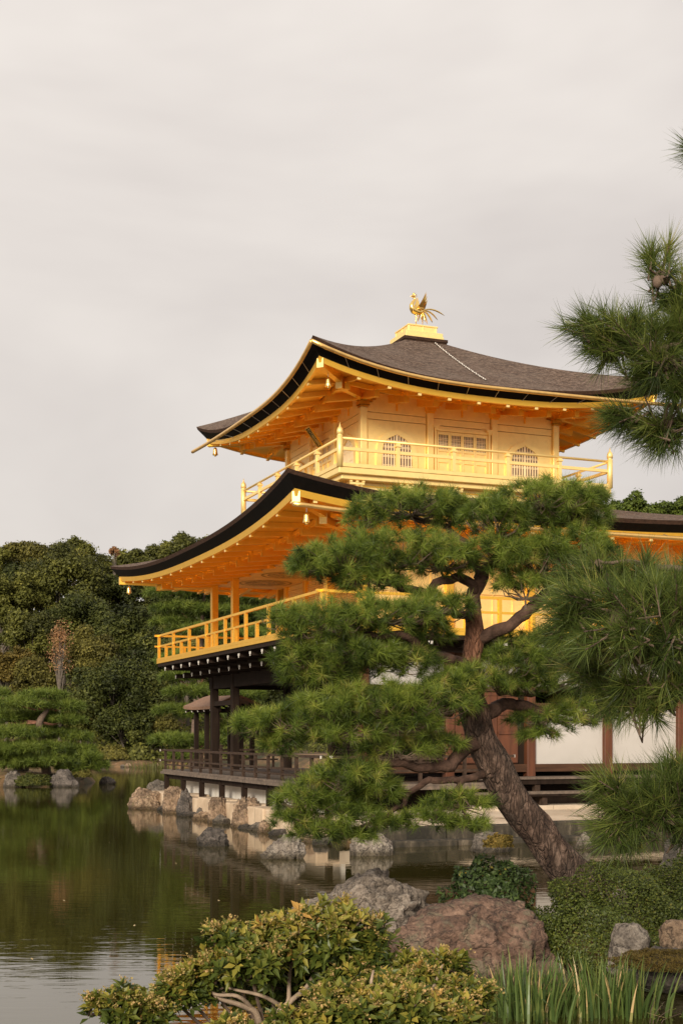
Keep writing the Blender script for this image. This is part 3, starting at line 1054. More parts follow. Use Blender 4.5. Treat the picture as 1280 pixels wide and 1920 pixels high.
# first storey
FL1 = -1.05
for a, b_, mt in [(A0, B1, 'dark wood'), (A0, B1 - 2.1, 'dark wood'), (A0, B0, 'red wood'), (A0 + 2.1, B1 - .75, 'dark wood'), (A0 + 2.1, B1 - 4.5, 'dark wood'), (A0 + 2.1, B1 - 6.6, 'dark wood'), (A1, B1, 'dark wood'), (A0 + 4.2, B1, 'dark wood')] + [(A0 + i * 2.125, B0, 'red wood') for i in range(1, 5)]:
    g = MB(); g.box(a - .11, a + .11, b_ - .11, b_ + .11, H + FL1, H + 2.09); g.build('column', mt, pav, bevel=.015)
g = MB()
g.box(A0 - .08, A0 + .08, B0 + .11, B1 + .3, H + 1.38, H + 1.84)
g.box(A0 + .11, A1, B1 - .08, B1 + .08, H + 1.38, H + 1.70)
g.box(A0 - .07, A0 + .07, B1 - 2.1, B1 - .11, H + .86, H + 1.0)
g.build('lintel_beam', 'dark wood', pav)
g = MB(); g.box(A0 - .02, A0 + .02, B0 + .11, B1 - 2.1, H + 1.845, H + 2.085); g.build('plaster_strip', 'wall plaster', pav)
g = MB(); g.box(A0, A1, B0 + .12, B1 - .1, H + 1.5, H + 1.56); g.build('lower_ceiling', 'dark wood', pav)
g = MB(); g.box(A0 + .1, A1, B0 + .2, B1, H + FL1 - .1, H + FL1 - .02); g.build('lower_floor', 'railing wood', pav)
# inner front wall with slatted shutters
a = A0 + 2.1
g = MB(); g.box(a + .03, a + .1, B0 + .1, B1 - 4.4, H + FL1, H + 1.5)
for k in range(16):
    g.box(a - .03, a + .028, B0 + .1, B1 - 4.4, H + FL1 + .05 + k * .09, H + FL1 + .05 + k * .09 + .045)
g.box(a - .04, a + .06, B1 - 4.5, B1 - .75, H + 1.0, H + 1.5)
g.build('slatted_shutter', 'dark wood', pav)
g = MB(); g.box(a + .03, a + .06, B1 - 4.4, B1 - .8, H + 1.08, H + 1.3); g.build('plaster_strip', 'wall plaster', pav)
# right face bays
bw = 2.125
g = MB(); g.box(A0 + .11, A0 + bw - .11, B0 + .03, B0 + .08, H - .7, H + 1.0)
for k in range(18):
    g.box(A0 + .11, A0 + bw - .11, B0 - .03, B0 + .028, H - .68 + k * .09, H - .68 + k * .09 + .05)
g.build('slatted_shutter', 'railing wood', pav)
g = MB(); g.box(A0 + bw + .11, A0 + 2 * bw - .11, B0 + .06, B0 + .1, H - .7, H + 1.0); g.build('opening_shade_panel', 'dark wood', pav)  # solid dark sheet standing in for the shade behind the doors
for k in (0, 1, 2):
    g = MB(); x0 = A0 + bw + .14 + k * .56
    g.box(x0, x0 + .54, B0 - .03 - .012 * (k % 2), B0 + .045, H - .68, H + .98)
    for zz in (-.66, .0, .45, .9):
        g.box(x0 + .02, x0 + .52, B0 - .06, B0 - .044, H + zz, H + zz + .07)
    g.build('wooden_door', 'red wood', pav)
for i in (2, 3):
    g = MB(); g.box(A0 + i * bw + .11, A0 + (i + 1) * bw - .11, B0 + .01, B0 + .06, H - .70, H + .62); g.build('white_panel', 'wall plaster', pav)
for i in range(4):
    g = MB(); g.box(A0 + i * bw + .11, A0 + (i + 1) * bw - .11, B0 + .01, B0 + .06, H + 1.12, H + 1.72); g.build('plaster_strip', 'wall plaster', pav)
g = MB()
g.box(A0 + .11, A1 + .3, B0 - .07, B0 + .0, H - .88, H - .70)
g.box(A0 + 2 * bw + .11, A1 + .2, B0 - .04, B0 + .065, H + .62, H + .74)
g.box(A0 + .11, A1 + .2, B0 - .05, B0 + .05, H + 1.0, H + 1.12)
g.box(A0 + .11, A1 + .2, B0 - .06, B0 + .05, H + 1.72, H + 2.08)
g.build('lintel_beam', 'brown wood', pav)
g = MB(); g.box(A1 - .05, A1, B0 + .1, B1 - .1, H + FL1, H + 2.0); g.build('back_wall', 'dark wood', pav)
for i, b_ in enumerate((B0 + 3.4,)):
    g = MB(); g.box(A0 + 2.2, A1 - .1, b_, b_ + .06, H + FL1, H + 1.5); g.build('inner_wall', 'dark wood', pav)

# deck round the first storey with its dark railing
da0, db0, db1 = A0 - 1.32, B0 - 1.1, B1 + 1.2
deck_end = A0 + 3.1
g = MB()
for k in range(9):
    w_ = 1.42 / 9
    g.box(da0 + k * w_ + .004, da0 + (k + 1) * w_ - .004, db0 + .01, db1 - .01, H - 1.14, H - 1.08 - .003 * (k % 3))
g.box(A0 + .11, deck_end, db0 + .012, B0 - .12, H - 1.14, H - 1.082)
g.box(A0 + .11, A0 + 3.2, B1 + .12, db1 - .01, H - 1.14, H - 1.08)
deck = g.build('deck', 'weathered wood', pav)
g = MB()
g.box(da0 - .03, da0 + .06, db0 - .03, db1 + .12, H - 1.215, H - 1.142); g.box(da0 + .06, deck_end, db0 - .03, db0 + .06, H - 1.215, H - 1.142)
g.build('deck_edge', 'weathered wood', deck)
g = MB()
g.box(da0 + .12, da0 + .24, db0 + .1, db1 - .05, H - 1.36, H - 1.215); g.build('bearer', 'dark wood', deck)
for k in range(8):
    b_ = db0 + .25 + k * 1.98
    if b_ > db1: break
    g = MB(); g.box(da0 + .10, da0 + .23, b_ - .07, b_ + .07, H - 1.98, H - 1.215); g.build('deck_post', 'dark wood', deck)
g = MB(); g.box(da0 + .04, da0 + .17, db1 - .2, db1 - .06, H - 2.2, H - 1.215); g.build('deck_post', 'dark wood', deck)
railing(deck, [(deck_end, db0 + .08), (da0 + .08, db0 + .08), (da0 + .08, db1 - .08), (da0 + 3.6, db1 - .08)], H - 1.08, H - .46, H - .80, 1.02, 'railing wood', .16, False, .035, True)
g = MB()
g.beam((da0 + .08, db0 + .08, H - .93), (da0 + .08, db1 - .08, H - .93), .04, .04); g.build('rail', 'railing wood', deck)
g = MB(); g.box(da0 + .55, da0 + .65, db0 + .5, B1 + .7, H - 1.98, H - 1.22)
g.build('foundation_wall', 'plaster', pav)
g = MB(); g.box(A0 + .3, A1 + .3, B0 - .12, B1, H - 2.2, H - 1.2); g.build('foundation_core', 'dark wood', pav)

# fishing porch on the far side, its small roof showing past the columns
por = empty('fishing_porch', W(.22, 11.9, 0), TH, 'small open porch with brown shingled roof jutting over the pond beyond the columns', 'porch')
g = MB()
Rp = []
for i in range(9):
    t = i / 8 * 2 - 1
    z = 1.30 - .42 * abs(t) ** 1.25 + .04 * abs(t) ** 6
    Rp.append((t * .95, z))
g.grid([[(x, y, H + z + .06 * abs(y / 2.3) ** 3) for x, z in Rp] for y in [-.9 + k * .4125 for k in range(9)]])
g.grid([[(x, y, H + z - .1 + .06 * abs(y / 2.3) ** 3) for x, z in Rp][::-1] for y in [-.9 + k * .4125 for k in range(9)]])
for yy in (-.9, 2.4):
    e_ = .06 * abs(yy / 2.3) ** 3
    g.grid([[(x, yy, H + z + e_) for x, z in Rp], [(x, yy, H + z - .1 + e_) for x, z in Rp]])
for xx in (0, -1):
    x, z = Rp[xx]
    g.grid([[(x, y, H + z + .06 * abs(y / 2.3) ** 3) for y in [-.9 + k * .4125 for k in range(9)]], [(x, y, H + z - .1 + .06 * abs(y / 2.3) ** 3) for y in [-.9 + k * .4125 for k in range(9)]]])
simple('porch shingles', (.20, .11, .065), .85, var=.35, scale=9, bump=.5, stretch=(1, 3, 3))
g.build('roof', 'porch shingles', por)
for k in range(5):
    g = MB()
    y = -.75 + k * .75
    for s_ in (-1, 1):
        g.beam((s_ * .4, y, H + 1.0), (s_ * .90, y, H + .78), .05, .06, 'dark wood'); g.beam((s_ * .90, y, H + .78), (s_ * .912, y, H + .775), .05, .06, 'white paint')
    g.build('rafter', None, por)
for x in (-.6, .6):
    for y in (-.5, .7, 2.0):
        g = MB(); g.box(x - .07, x + .07, y - .07, y + .07, .1, H + .95); g.build('post', 'dark wood', por)
g = MB()
for x in (-.6, .6): g.beam((x, -.8, H + .82), (x, 2.2, H + .82), .1, .14)
for y in (-.5, .7, 2.0): g.beam((-.7, y, H + .8), (.7, y, H + .8), .08, .1)
g.build('tie_beam', 'dark wood', por)
g = MB(); g.box(-.8, .8, -1.9, 2.2, H - 1.2, H - 1.12); g.build('floor', 'railing wood', por)

# ------------------------------------------------------------------ embankment, paved terrace, steps
g = MB()
emb = empty('stone_embankment', W(-2.7, 2, 0), TH, 'low wall of beige cut stone blocks along the water under the wooden deck', 'stone wall')
bb = -5.3
random.seed(3)
x = bb - 1.1
while x < 8.2:
    w_ = random.uniform(.7, 1.35); d_ = random.uniform(-.05, .05)
    g.box(-.22 + d_, .5, x + .008, x + w_ - .008, -.9, .50 + random.uniform(-.05, .05)); x += w_
g.build('stone_block', 'cut stone', emb, bevel=.03)
g = MB(); g.box(.05, .6, bb - 1.1, 8.0, -.9, .42); g.build('core', 'kerb stone', emb)

terr = MB()
n = 14
tb0, tb1 = -5.7, -3.9
zt = lambda b: H - 1.88 + (b - tb0) / (tb1 - tb0) * .2
aa = -2.4
random.seed(5)
while aa < 16:
    w_ = random.uniform(.9, 1.7)
    y0 = tb0
    while y0 < tb1 - .05:
        l_ = min(random.uniform(.6, 1.0), tb1 - y0); dz = random.uniform(-.008, .008)
        x0, x1, y1 = aa + .008, aa + w_ - .008, y0 + l_ - .014
        terr.add([(x0, y0, zt(y0) + dz), (x1, y0, zt(y0) + dz), (x1, y1, zt(y1) + dz), (x0, y1, zt(y1) + dz),
                  (x0, y0, zt(y0) - .3), (x1, y0, zt(y0) - .3), (x1, y1, zt(y1) - .3), (x0, y1, zt(y1) - .3)],
                 [(0, 1, 2, 3), (4, 5, 1, 0), (5, 6, 2, 1), (6, 7, 3, 2), (7, 4, 0, 3)], 'paving')
        y0 += l_
    aa += w_
o = terr.build('paved_terrace', None); o.location = PO; o.rotation_euler = (0, 0, TH); tag(o, kind='structure')
kerb = empty('terrace_kerb', W(2, -5.8, 0), TH, 'dark mossy stone kerb at the water edge of the paved terrace', 'kerb')
g = MB(); x = -4.6
while x < 13:
    w_ = random.uniform(1.6, 2.8)
    g.box(x + .01, x + w_ - .01, -.16, .10, -.5, H - 1.875 + random.uniform(-.02, .02)); x += w_
g.build('upper_course', 'kerb stone', kerb, bevel=.03)
g = MB(); x = -4.6
while x < 13:
    w_ = random.uniform(2, 3.2)
    g.box(x + .01, x + w_ - .01, -.55, -.17, -.6, .12 + random.uniform(-.02, .02)); x += w_
g.build('lower_course', 'kerb stone', kerb, bevel=.03)
g = MB(); x = .6 
st = empty('stone_plinth', W(4, -4.0, 0), TH, 'pale stone step running below the wooden veranda steps', 'stone step')
x = -3.2
while x < 11:
    w_ = random.uniform(1.4, 2.2); g.box(x + .006, x + w_ - .006, -.17, .6, .2, H - 1.62); x += w_
g.build('step_stone', 'paving', st, bevel=.015)

steps = empty('veranda_steps', W(3.5, -3.6, 0), TH, 'dark two tier wooden steps in front of the white panels', 'wooden steps')
g = MB()
for k in range(22):
    g.box(-2.55 + k * .5 + .003, -2.55 + (k + 1) * .5 - .003, -.28, .42, H - 1.035, H - .985)
g.build('upper_tread', 'weathered wood', steps)
g = MB(); g.box(-2.55, 8.4, -.24, -.18, H - 1.15, H - 1.037); g.build('upper_riser', 'dark wood', steps)
g = MB(); g.box(-2.7, 8.4, -.62, -.30, H - 1.36, H - 1.30); g.build('lower_tread', 'weathered wood', steps)
g = MB(); g.box(-2.7, 8.4, -.60, -.55, H - 1.41, H - 1.362); g.build('lower_riser', 'dark wood', steps)
for k in range(6):
    g = MB(); g.box(-2.3 + k * 1.5, -2.17 + k * 1.5, -.2, -.06, H - 1.62, H - 1.037); g.box(-2.3 + k * 1.5, -2.17 + k * 1.5, -.52, -.38, H - 1.62, H - 1.41); g.build('support_post', 'railing wood', steps)

# ------------------------------------------------------------------ phoenix, bells, plaque, chain
ph = empty('phoenix_statue', W(2.75, 2.75, H + 11.24), TH + R(8), 'golden phoenix with raised wings and trailing tail on the roof top', 'statue')
SC = .00176
def hp(X, Z, y=0): return Vector(((X - 555) * SC, y, (630 - Z) * SC))
g = MB()
g.tube([hp(700, 345), hp(660, 365), hp(610, 380), hp(560, 385), hp(510, 370), hp(478, 335), hp(470, 290), hp(490, 250), hp(518, 215), hp(528, 185), hp(520, 160), hp(500, 145), hp(478, 150), hp(462, 157), hp(440, 158)],
       [.015, .045, .075, .095, .098, .085, .062, .048, .038, .034, .036, .042, .03, .014, .003], 12)
g.build('body', 'cast gold', ph, smooth=True)
g = MB()
for i, (x0, z0, x1, z1) in enumerate(((505, 125, 540, 92), (500, 118, 520, 90), (493, 118, 500, 98), (520, 135, 570, 110), (525, 148, 580, 135), (490, 170, 485, 195))):
    g.tube([hp(x0, z0), hp((x0 + x1) / 2, (z0 + z1) / 2 - 6), hp(x1, z1)], [.014, .012, .003], 6)
g.build('crest', 'cast gold', ph, smooth=True)
for s_ in (-1, 1):
    g = MB()
    for k in range(9):
        t = k / 8
        base = hp(550 + 120 * t, 350 - 10 * t, s_ * (.07 + .02 * t))
        tip = hp(565 + 130 * t ** .8, (300, 255, 215, 170, 130, 92, 110, 150, 205)[k], s_ * (.13 + .10 * (1 - abs(t - .6))))
        mid_ = base.lerp(tip, .55) + Vector((-.02, s_ * .02, 0))
        d = (tip - base).normalized(); side = Vector((1, 0, 0)); w_ = .022
        n_ = Vector((0, s_ * .006, 0))
        for off in (n_, -n_):
            g.add([base - side * w_ + off, base + side * w_ + off, mid_ + side * w_ * 1.1 + off, tip + off, mid_ - side * w_ * 1.1 + off], [(0, 1, 2, 3, 4) if off is n_ else (4, 3, 2, 1, 0)])
    g.tube([hp(545, 370, s_ * .075), hp(590, 345, s_ * .09), hp(650, 340, s_ * .09), hp(680, 330, s_ * .08)], [.02, .035, .035, .01], 8)
    g.build('wing', 'cast gold', ph)
tails = [(1050, 385, 820, 255), (962, 455, 800, 290), (895, 490, 770, 310), (822, 520, 740, 330), (760, 545, 715, 350), (710, 552, 695, 370), (682, 542, 672, 390), (652, 500, 650, 400), (622, 515, 630, 410)]
for i, (X, Z, mx_, mz) in enumerate(tails):
    for y_ in (0,):
        yy = ((i % 3) - 1) * .05
        p0, p1, p2 = hp(655, 360), hp(mx_, mz, yy), hp(X, Z, yy * 2)
        pts = [p0 * (1 - t) ** 2 + p1 * 2 * t * (1 - t) + p2 * t * t for t in [k / 8 for k in range(9)]]
        g = MB(); g.tube(pts, [.012, .016, .018, .02, .021, .022, .021, .016, .004], 6); g.build('tail_feather', 'cast gold', ph, smooth=True)
for X, y in ((537, -.04), (567, .04)):
    g = MB(); g.tube([hp(X + 5, 420, y), hp(X, 480, y), hp(X - 2, 540, y), hp(X, 625, y)], [.036, .022, .014, .014], 8)
    for dx, dy in ((-.05, 0), (-.035, .03), (-.035, -.03), (.035, 0)):
        g.tube([hp(X, 618, y), hp(X, 628, y) + Vector((dx, dy, 0))], [.011, .006], 5)
    g.build('leg', 'cast gold', ph, smooth=True)


def bell(pos, label, drop=.22, s=1):
    t = empty('wind_bell', pos, 0, label, 'bell', 'wind bells under the eave corners')
    g = MB(); g.lathe([(.03, 0), (.055, -.02), (.07, -.08), (.08, -.18), (.10, -.26), (.098, -.265), (.07, -.25)], (0, 0, -drop), 14); g.build('bell_body', 'cast gold', t, smooth=True)
    g = MB(); g.tube([(0, 0, .1), (0, 0, -drop)], .01, 6); g.build('hanger', 'light metal', t)
    g = MB(); g.lathe([(.01, -.25), (.045, -.27), (.045, -.30), (.01, -.32)], (0, 0, -drop), 10); g.build('clapper', 'cast gold', t, smooth=True)
    t.scale = (.82 * s, .82 * s, .82 * s)


def wl(p): return W(p.x, p.y, p.z)
bell(wl(usoff(0, 0, .62)) + Vector((0, 0, -.12)), 'gold bell under the near corner of the top roof', .16)
bell(wl(lsoff(0, 0, .65)) + Vector((0, 0, -.14)), 'gold bell under the near corner of the lower roof, above the veranda', .16)
bell(wl(usoff(3, 0, .45)) + Vector((0, 0, -.12)), 'gold bell under the far left corner of the top roof', .10)
bell(wl(lsoff(3, 0, .5)) + Vector((0, 0, -.14)), 'gold bell under the far left corner of the lower roof, in front of the trees', .10)

pl = empty('name_plaque', W(-.27, 2.75, H + 7.98), TH, 'dark vertical name board in gold frame tilted under the top eaves', 'sign')
tilt = Matrix.Rotation(R(-38), 4, 'Y')
def pbox(x0, x1, y0, y1, z0, z1, name, mat, parent):
    g = MB(); g.box(x0, x1, y0, y1, z0, z1); g.v = [tuple(tilt @ Vector(v)) for v in g.v]; return g.build(name, mat, parent)
pbox(-.02, .02, -.21, .21, -.50, .42, 'board', 'black lacquer', pl)
for y0, y1, z0, z1 in ((-.26, -.21, -.56, .48), (.21, .26, -.56, .48), (-.21, .21, .42, .48), (-.21, .21, -.56, -.50)):
    pbox(-.045, .035, y0, y1, z0, z1, 'frame', 'bounce tinted gold', pl)
try:
    for k, ch in enumerate('究竟頂'):
        cu = bpy.data.curves.new('letter', 'FONT'); cu.body = ch; cu.size = .32; cu.align_x = 'CENTER'; cu.extrude = .004
        to = bpy.data.objects.new('letter', cu); col.objects.link(to)
        me = bpy.data.meshes.new_from_object(to.evaluated_get(bpy.context.evaluated_depsgraph_get()))
        bpy.data.objects.remove(to)
        me.materials.append(M['cast gold'])
        lo = bpy.data.objects.new('letter', me); col.objects.link(lo); lo.parent = pl
        mrot = Matrix(((0, 0, -1, -.03), (-1, 0, 0, 0), (0, 1, 0, .13 - k * .29), (0, 0, 0, 1)))
        me.transform(tilt @ mrot)
except Exception as ex:
    print('plaque text', ex)

pl.scale = (.62, .62, .62)
ch = MB()
for k in range(46):
    t = .03 + k / 45 * .86
    p = up.top(0, .503, 1 - t)
    p.x = 2.98 - .42 * t + .012 * math.sin(k * 2.1)
    p.z += .035
    ch.lathe([(.008, -.024), (.022, -.01), (.022, .01), (.008, .024)], p, 6)
ch.tube([up.top(0, .503, 1 - t) * 1.0 + Vector((2.98 - .42 * t - up.top(0, .503, 1 - t).x, 0, .035)) for t in [.03 + k / 20 * .86 for k in range(21)]], .007, 5)
o = ch.build('roof_chain', 'light metal', smooth=True); o.location = PO; o.rotation_euler = (0, 0, TH)
tag(o, 'pale metal chain lying down the slope of the top roof', 'chain')

# ------------------------------------------------------------------ rocks
def rock(name, c, size, mat, label, seed, sub=4, rough=.35, rz=0, flat=.0, sharp=1.0, group=None, boxy=1.0, slant=0.0):
    """angular boulder: icosphere cut by planes and displaced by ridged noise; c is at the water or ground line"""
    import bmesh
    rnd = random.Random(seed)
    bm = bmesh.new()
    bmesh.ops.create_icosphere(bm, subdivisions=sub, radius=1)
    planes = []
    for k in range(11):
        n_ = Vector((rnd.gauss(0, 1), rnd.gauss(0, 1), rnd.gauss(0, .7))).normalized()
        planes.append((n_, rnd.uniform(.62, .9)))
    off = Vector((seed * 3.7, seed * 1.3, seed * .7))
    for v in bm.verts:
        p = v.co.copy()
        for n_, d in planes:
            e = p.dot(n_) - d
            if e > 0: p -= n_ * e * .85 * sharp
        if boxy != 1: p = Vector([math.copysign(abs(x_) ** boxy, x_) for x_ in p])
        q = p * 1.6 + off
        r1 = 1 - abs(noise.noise(q)) * 2
        r2 = 1 - abs(noise.noise(q * 2.7)) * 2
        r3 = noise.noise(q * 7)
        r4 = noise.noise(q * 16) if sub >= 5 else 0
        p *= 1 + rough * (.28 * (r1 - .5) + .20 * (r2 - .5) + .10 * r3 + .05 * r4)
        if p.z < -.25: p.z = -.25 + (p.z + .25) * .4
        v.co = Vector((p.x * size[0], p.y * size[1], p.z * size[2] if p.z > 0 or flat == 0 else p.z * size[2] * flat))
    for ax_ in (0, 1):
        lo_ = min(v.co[ax_] for v in bm.verts); hi_ = max(v.co[ax_] for v in bm.verts)
        for v in bm.verts: v.co[ax_] = ((v.co[ax_] - lo_) / (hi_ - lo_) * 2 - 1) * size[ax_]
    hi_ = max(v.co.z for v in bm.verts)
    for v in bm.verts: v.co.z *= size[2] / hi_ * (1 - abs(slant) * max(0, math.copysign(1, slant) * v.co.x / size[0] + .1))
    me = bpy.data.meshes.new(name); bm.to_mesh(me); bm.free()
    me.materials.append(M[mat])
    me.polygons.foreach_set('use_smooth', [True] * len(me.polygons))
    o = bpy.data.objects.new(name, me); col.objects.link(o)
    o.location = c; o.rotation_euler = (0, 0, rz)
    return tag(o, label, 'rock', group)


def rk(u0, u1, vtop, vbase, mat, label, seed, Y=None, dep=.8, sub=4, rough=.4, zb=0.0, rz=0, **kw):
    """rock spanning u0..u1 in the photo, foot at vbase on the water (or at distance Y)"""
    if Y is None:
        Y = F * (H - zb) / (vbase - VH)
    wd = (u1 - u0) / F * Y / 2
    ht = (vbase - vtop) / F * Y
    zb = H - (vbase - VH) / F * Y
    x = ((u0 + u1) / 2 - 640) / F * Y
    return rock('rock', (x, Y + wd * dep, zb), (wd, wd * dep, ht), mat, label, seed, sub, rough, rz, **kw)


rk(486, 574, 1566, 1612, 'pale rock', 'pale jagged rock alone in the water in front of the pavilion', 21, sub=5, rough=.7)
rk(654, 740, 1562, 1606, 'pale rock', 'squarish pale rock in the water under the low pine branches', 22, sub=5, rough=.5, boxy=.6)
rk(366, 428, 1552, 1588, 'dark rock', 'small dark rock in the water before the stone wall', 23, sub=5, rough=.6)
rk(884, 962, 1560, 1600, 'grey rock', 'grey rock in the water just left of the leaning pine trunk', 24, rough=.5)
rk(1078, 1112, 1560, 1592, 'pale rock', 'small pale rock in the water right of the leaning pine trunk', 25, rough=.5)
rk(183, 216, 1456, 1471, 'dark rock', 'flat dark rock alone in the far pond', 26, rough=.5)
rk(1238, 1300, 1560, 1650, 'dark rock', 'tall dark rock at the right edge behind the clipped azalea', 27, Y=17, rough=.6)
rk(234, 316, 1476, 1520, 'tan rock', 'long tan rock at the left tip of the embankment', 31, Y=40.2, rough=.6, sub=5)
rk(268, 318, 1462, 1500, 'grey rock', 'rounded grey rock perched behind the left tip of the embankment', 32, Y=41.5, rough=.4)
rk(300, 346, 1474, 1526, 'tan rock', 'upright tan rock below the left end of the deck', 33, Y=38.2, rough=.7, sub=5, boxy=.65)
rk(328, 366, 1478, 1532, 'dark rock', 'dark leaning slab of rock against the cut stone blocks', 34, Y=37.0, rough=.6, sub=5)
rk(386, 430, 1494, 1550, 'tan rock', 'upright tan rock standing against the beige blocks, left of the broad one', 35, Y=34.0, rough=.7, sub=5, boxy=.65)
rk(432, 494, 1494, 1562, 'tan rock', 'broad craggy tan rock against the beige blocks', 36, Y=32.3, rough=.8, sub=5, boxy=.75)
rk(494, 552, 1500, 1574, 'grey rock', 'tall rounded grey rock beside the pine foliage on the embankment', 37, Y=30.9, rough=.45, sub=5)
rk(560, 610, 1530, 1575, 'tan rock', 'tan rock at the embankment corner under the pine', 38, Y=29.6, rough=.5)
rk(604, 650, 1538, 1580, 'grey rock', 'grey rock at the foot of the terrace corner under the pine', 39, Y=28.6, rough=.5)
for k in range(17):
    b_ = -5.0 + k * .86 + .2 * math.sin(k * 5.1)
    p = W(-3.02 - .06 * math.sin(k * 3.3), b_, 0)
    rock('rock', (p.x, p.y, .0), (.22 + .07 * math.sin(k * 2.7), .2, .20 + .09 * math.sin(k * 1.9)), ('dark rock', 'tan rock', 'grey rock')[k % 3], 'small rough stone at the water line along the foot of the block wall', 200 + k, 4, .7, group='stones along the foot of the block wall')
# left island
rk(0, 44, 1446, 1478, 'grey rock', 'pale craggy rock at the left shore of the island', 41, Y=57, rough=.8)
rk(88, 144, 1442, 1478, 'dark rock', 'big dark rock beside the pine trunk on the island', 42, Y=57, rough=.6)
rk(138, 162, 1438, 1455, 'pale rock', 'flat pale rock on the right end of the island', 43, Y=60, rough=.5)
rk(130, 148, 1462, 1476, 'dark rock', 'small dark stone at the island water edge', 44, Y=57, rough=.5)
rk(20, 52, 1424, 1442, 'grey rock', 'low grey rock on the island lawn behind the pale craggy rock', 45, Y=61, rough=.5)
for k, u in enumerate(np.linspace(192, 300, 13)):
    o = rk(u - 6, u + 6 + (k % 3) * 2, 1434 - (k % 2) * 3, 1441, ('grey rock', 'tan rock')[k % 2], 'small stone in the row edging the far shore', 50 + k, Y=92.2 + .8 * math.sin(k), rough=.5, sub=3, group='stones edging the far shore')
# foreground
rk(495, 845, 1640, 1765, 'lichen rock', 'grey peaked boulder with white lichen behind the leafy shrub', 61, Y=13.6, dep=.6, sub=6, rough=.7, boxy=.85, slant=-.5)
rk(690, 1072, 1688, 1850, 'red rock', 'big low reddish brown boulder at the bottom of the picture', 74, Y=11.9, dep=.75, sub=6, rough=.5, boxy=.66, slant=-.4)
rk(1142, 1226, 1734, 1800, 'pale rock', 'white faced rock under the clipped azalea', 83, Y=11.85, dep=.6, sub=5, rough=.35, boxy=.75)
rk(1240, 1310, 1728, 1770, 'tan rock', 'reddish tan rock under the azalea at the right edge', 64, Y=11.7, dep=.6, sub=5, rough=.4, boxy=.6)
rk(1190, 1340, 1780, 1840, 'dark rock', 'low dark bank stone under the golden moss', 65, Y=11.5, dep=.5, sub=5, rough=.4)
rk(975, 1075, 1806, 1860, 'red rock', 'low brown rock behind the iris leaves', 66, Y=11.3, dep=.5, sub=5, rough=.4)


# ------------------------------------------------------------------ pines
def tufts(c, ax, L, nn, wid, spread=(.35, 1.75), stem=.05, tl=None, droop=.15):
    """needle tufts: arrays of triangles around axes; returns verts (N,3,3) and tint"""
    n = len(c)
    ci = np.repeat(np.arange(n), nn)
    d0 = ax[ci]
    ph_ = rng.uniform(spread[0], spread[1], len(ci))
    pr = perp(d0)
    d = norm(d0 * np.cos(ph_)[:, None] + pr * np.sin(ph_)[:, None])
    d[:, 2] -= droop * np.sin(ph_)
    d = norm(d)
    s = c[ci] - d0 * (rng.uniform(0, 1, len(ci)) * stem)[:, None]
    ln = L * rng.uniform(.7, 1.1, len(ci)) * np.where(tl is None, 1, 1)
    side = perp(d) * (wid / 2)
    tri = np.stack([s - side, s + side, s + d * ln[:, None]], 1)
    base = np.repeat(tl if tl is not None else rng.uniform(.2, .8, n), nn)
    return tri, base + rng.normal(0, .12, len(ci))


def pad_points(cu, cv, ru, rv, Y, n, dep=.8, tiltx=.9, upb=.75):
    """points and axes filling a lens-shaped foliage pad given in photo pixels at distance Y"""
    s = Y / F
    r = np.sqrt(rng.uniform(0, 1, n)); t = rng.uniform(0, 2 * np.pi, n)
    lx, ly = r * np.cos(t), r * np.sin(t)
    lump = .75 + .35 * np.sin(lx * 5 + cu) * np.cos(ly * 4 + cv)
    top = np.sqrt(np.clip(1 - r * r, 0, 1)) * lump
    z = top * np.where(rng.uniform(0, 1, n) < .65, rng.uniform(.55, 1, n), rng.uniform(-.9, .55, n)) - .25 * r
    P0 = np.array(P(cu, cv, Y))
    pts = P0 + np.stack([lx * ru * s, ly * ru * s * dep, z * rv * s], 1)
    ax = np.stack([lx * tiltx, ly * tiltx * .9 - .05, upb - .55 * r + 0 * z], 1) + rng.normal(0, .28, (n, 3))
    return pts, norm(ax)


def limb(g, pts, rads, n=8, wob=.12, m=None, jit=.0):
    """smooth a poly path with Catmull-Rom and sweep it"""
    pts = [Vector(p) for p in pts]; out = []; ro = []
    for i in range(len(pts) - 1):
        p0, p1, p2, p3 = pts[max(i - 1, 0)], pts[i], pts[i + 1], pts[min(i + 2, len(pts) - 1)]
        for k in range(5):
            t = k / 5
            out.append(.5 * ((2 * p1) + (p2 - p0) * t + (2 * p0 - 5 * p1 + 4 * p2 - p3) * t * t + (3 * p1 - p0 - 3 * p2 + p3) * t ** 3))
            ro.append(rads[i] + (rads[i + 1] - rads[i]) * t)
    out.append(pts[-1]); ro.append(rads[-1])
    if jit:
        for i in range(1, len(out) - 1):
            out[i] = out[i] + Vector([noise.noise(out[i] * 7 + Vector((k * 9., 0, 0))) * jit for k in range(3)])
    g.tube(out, ro, n, m, wob=wob)


def twigs(g, root, pts, idx, r=.006, sag=.03):
    for i in idx:
        p = Vector(pts[i]); a = Vector(root)
        mid_ = a.lerp(p, .55) + Vector((random.uniform(-.08, .08), random.uniform(-.08, .08), -sag - random.uniform(0, .06)))
        g.tube([a, a.lerp(mid_, .5) + Vector((0, 0, random.uniform(-.04, .03))), mid_, p], [r * 1.6, r * 1.3, r, r * .5], 4, cap=False)


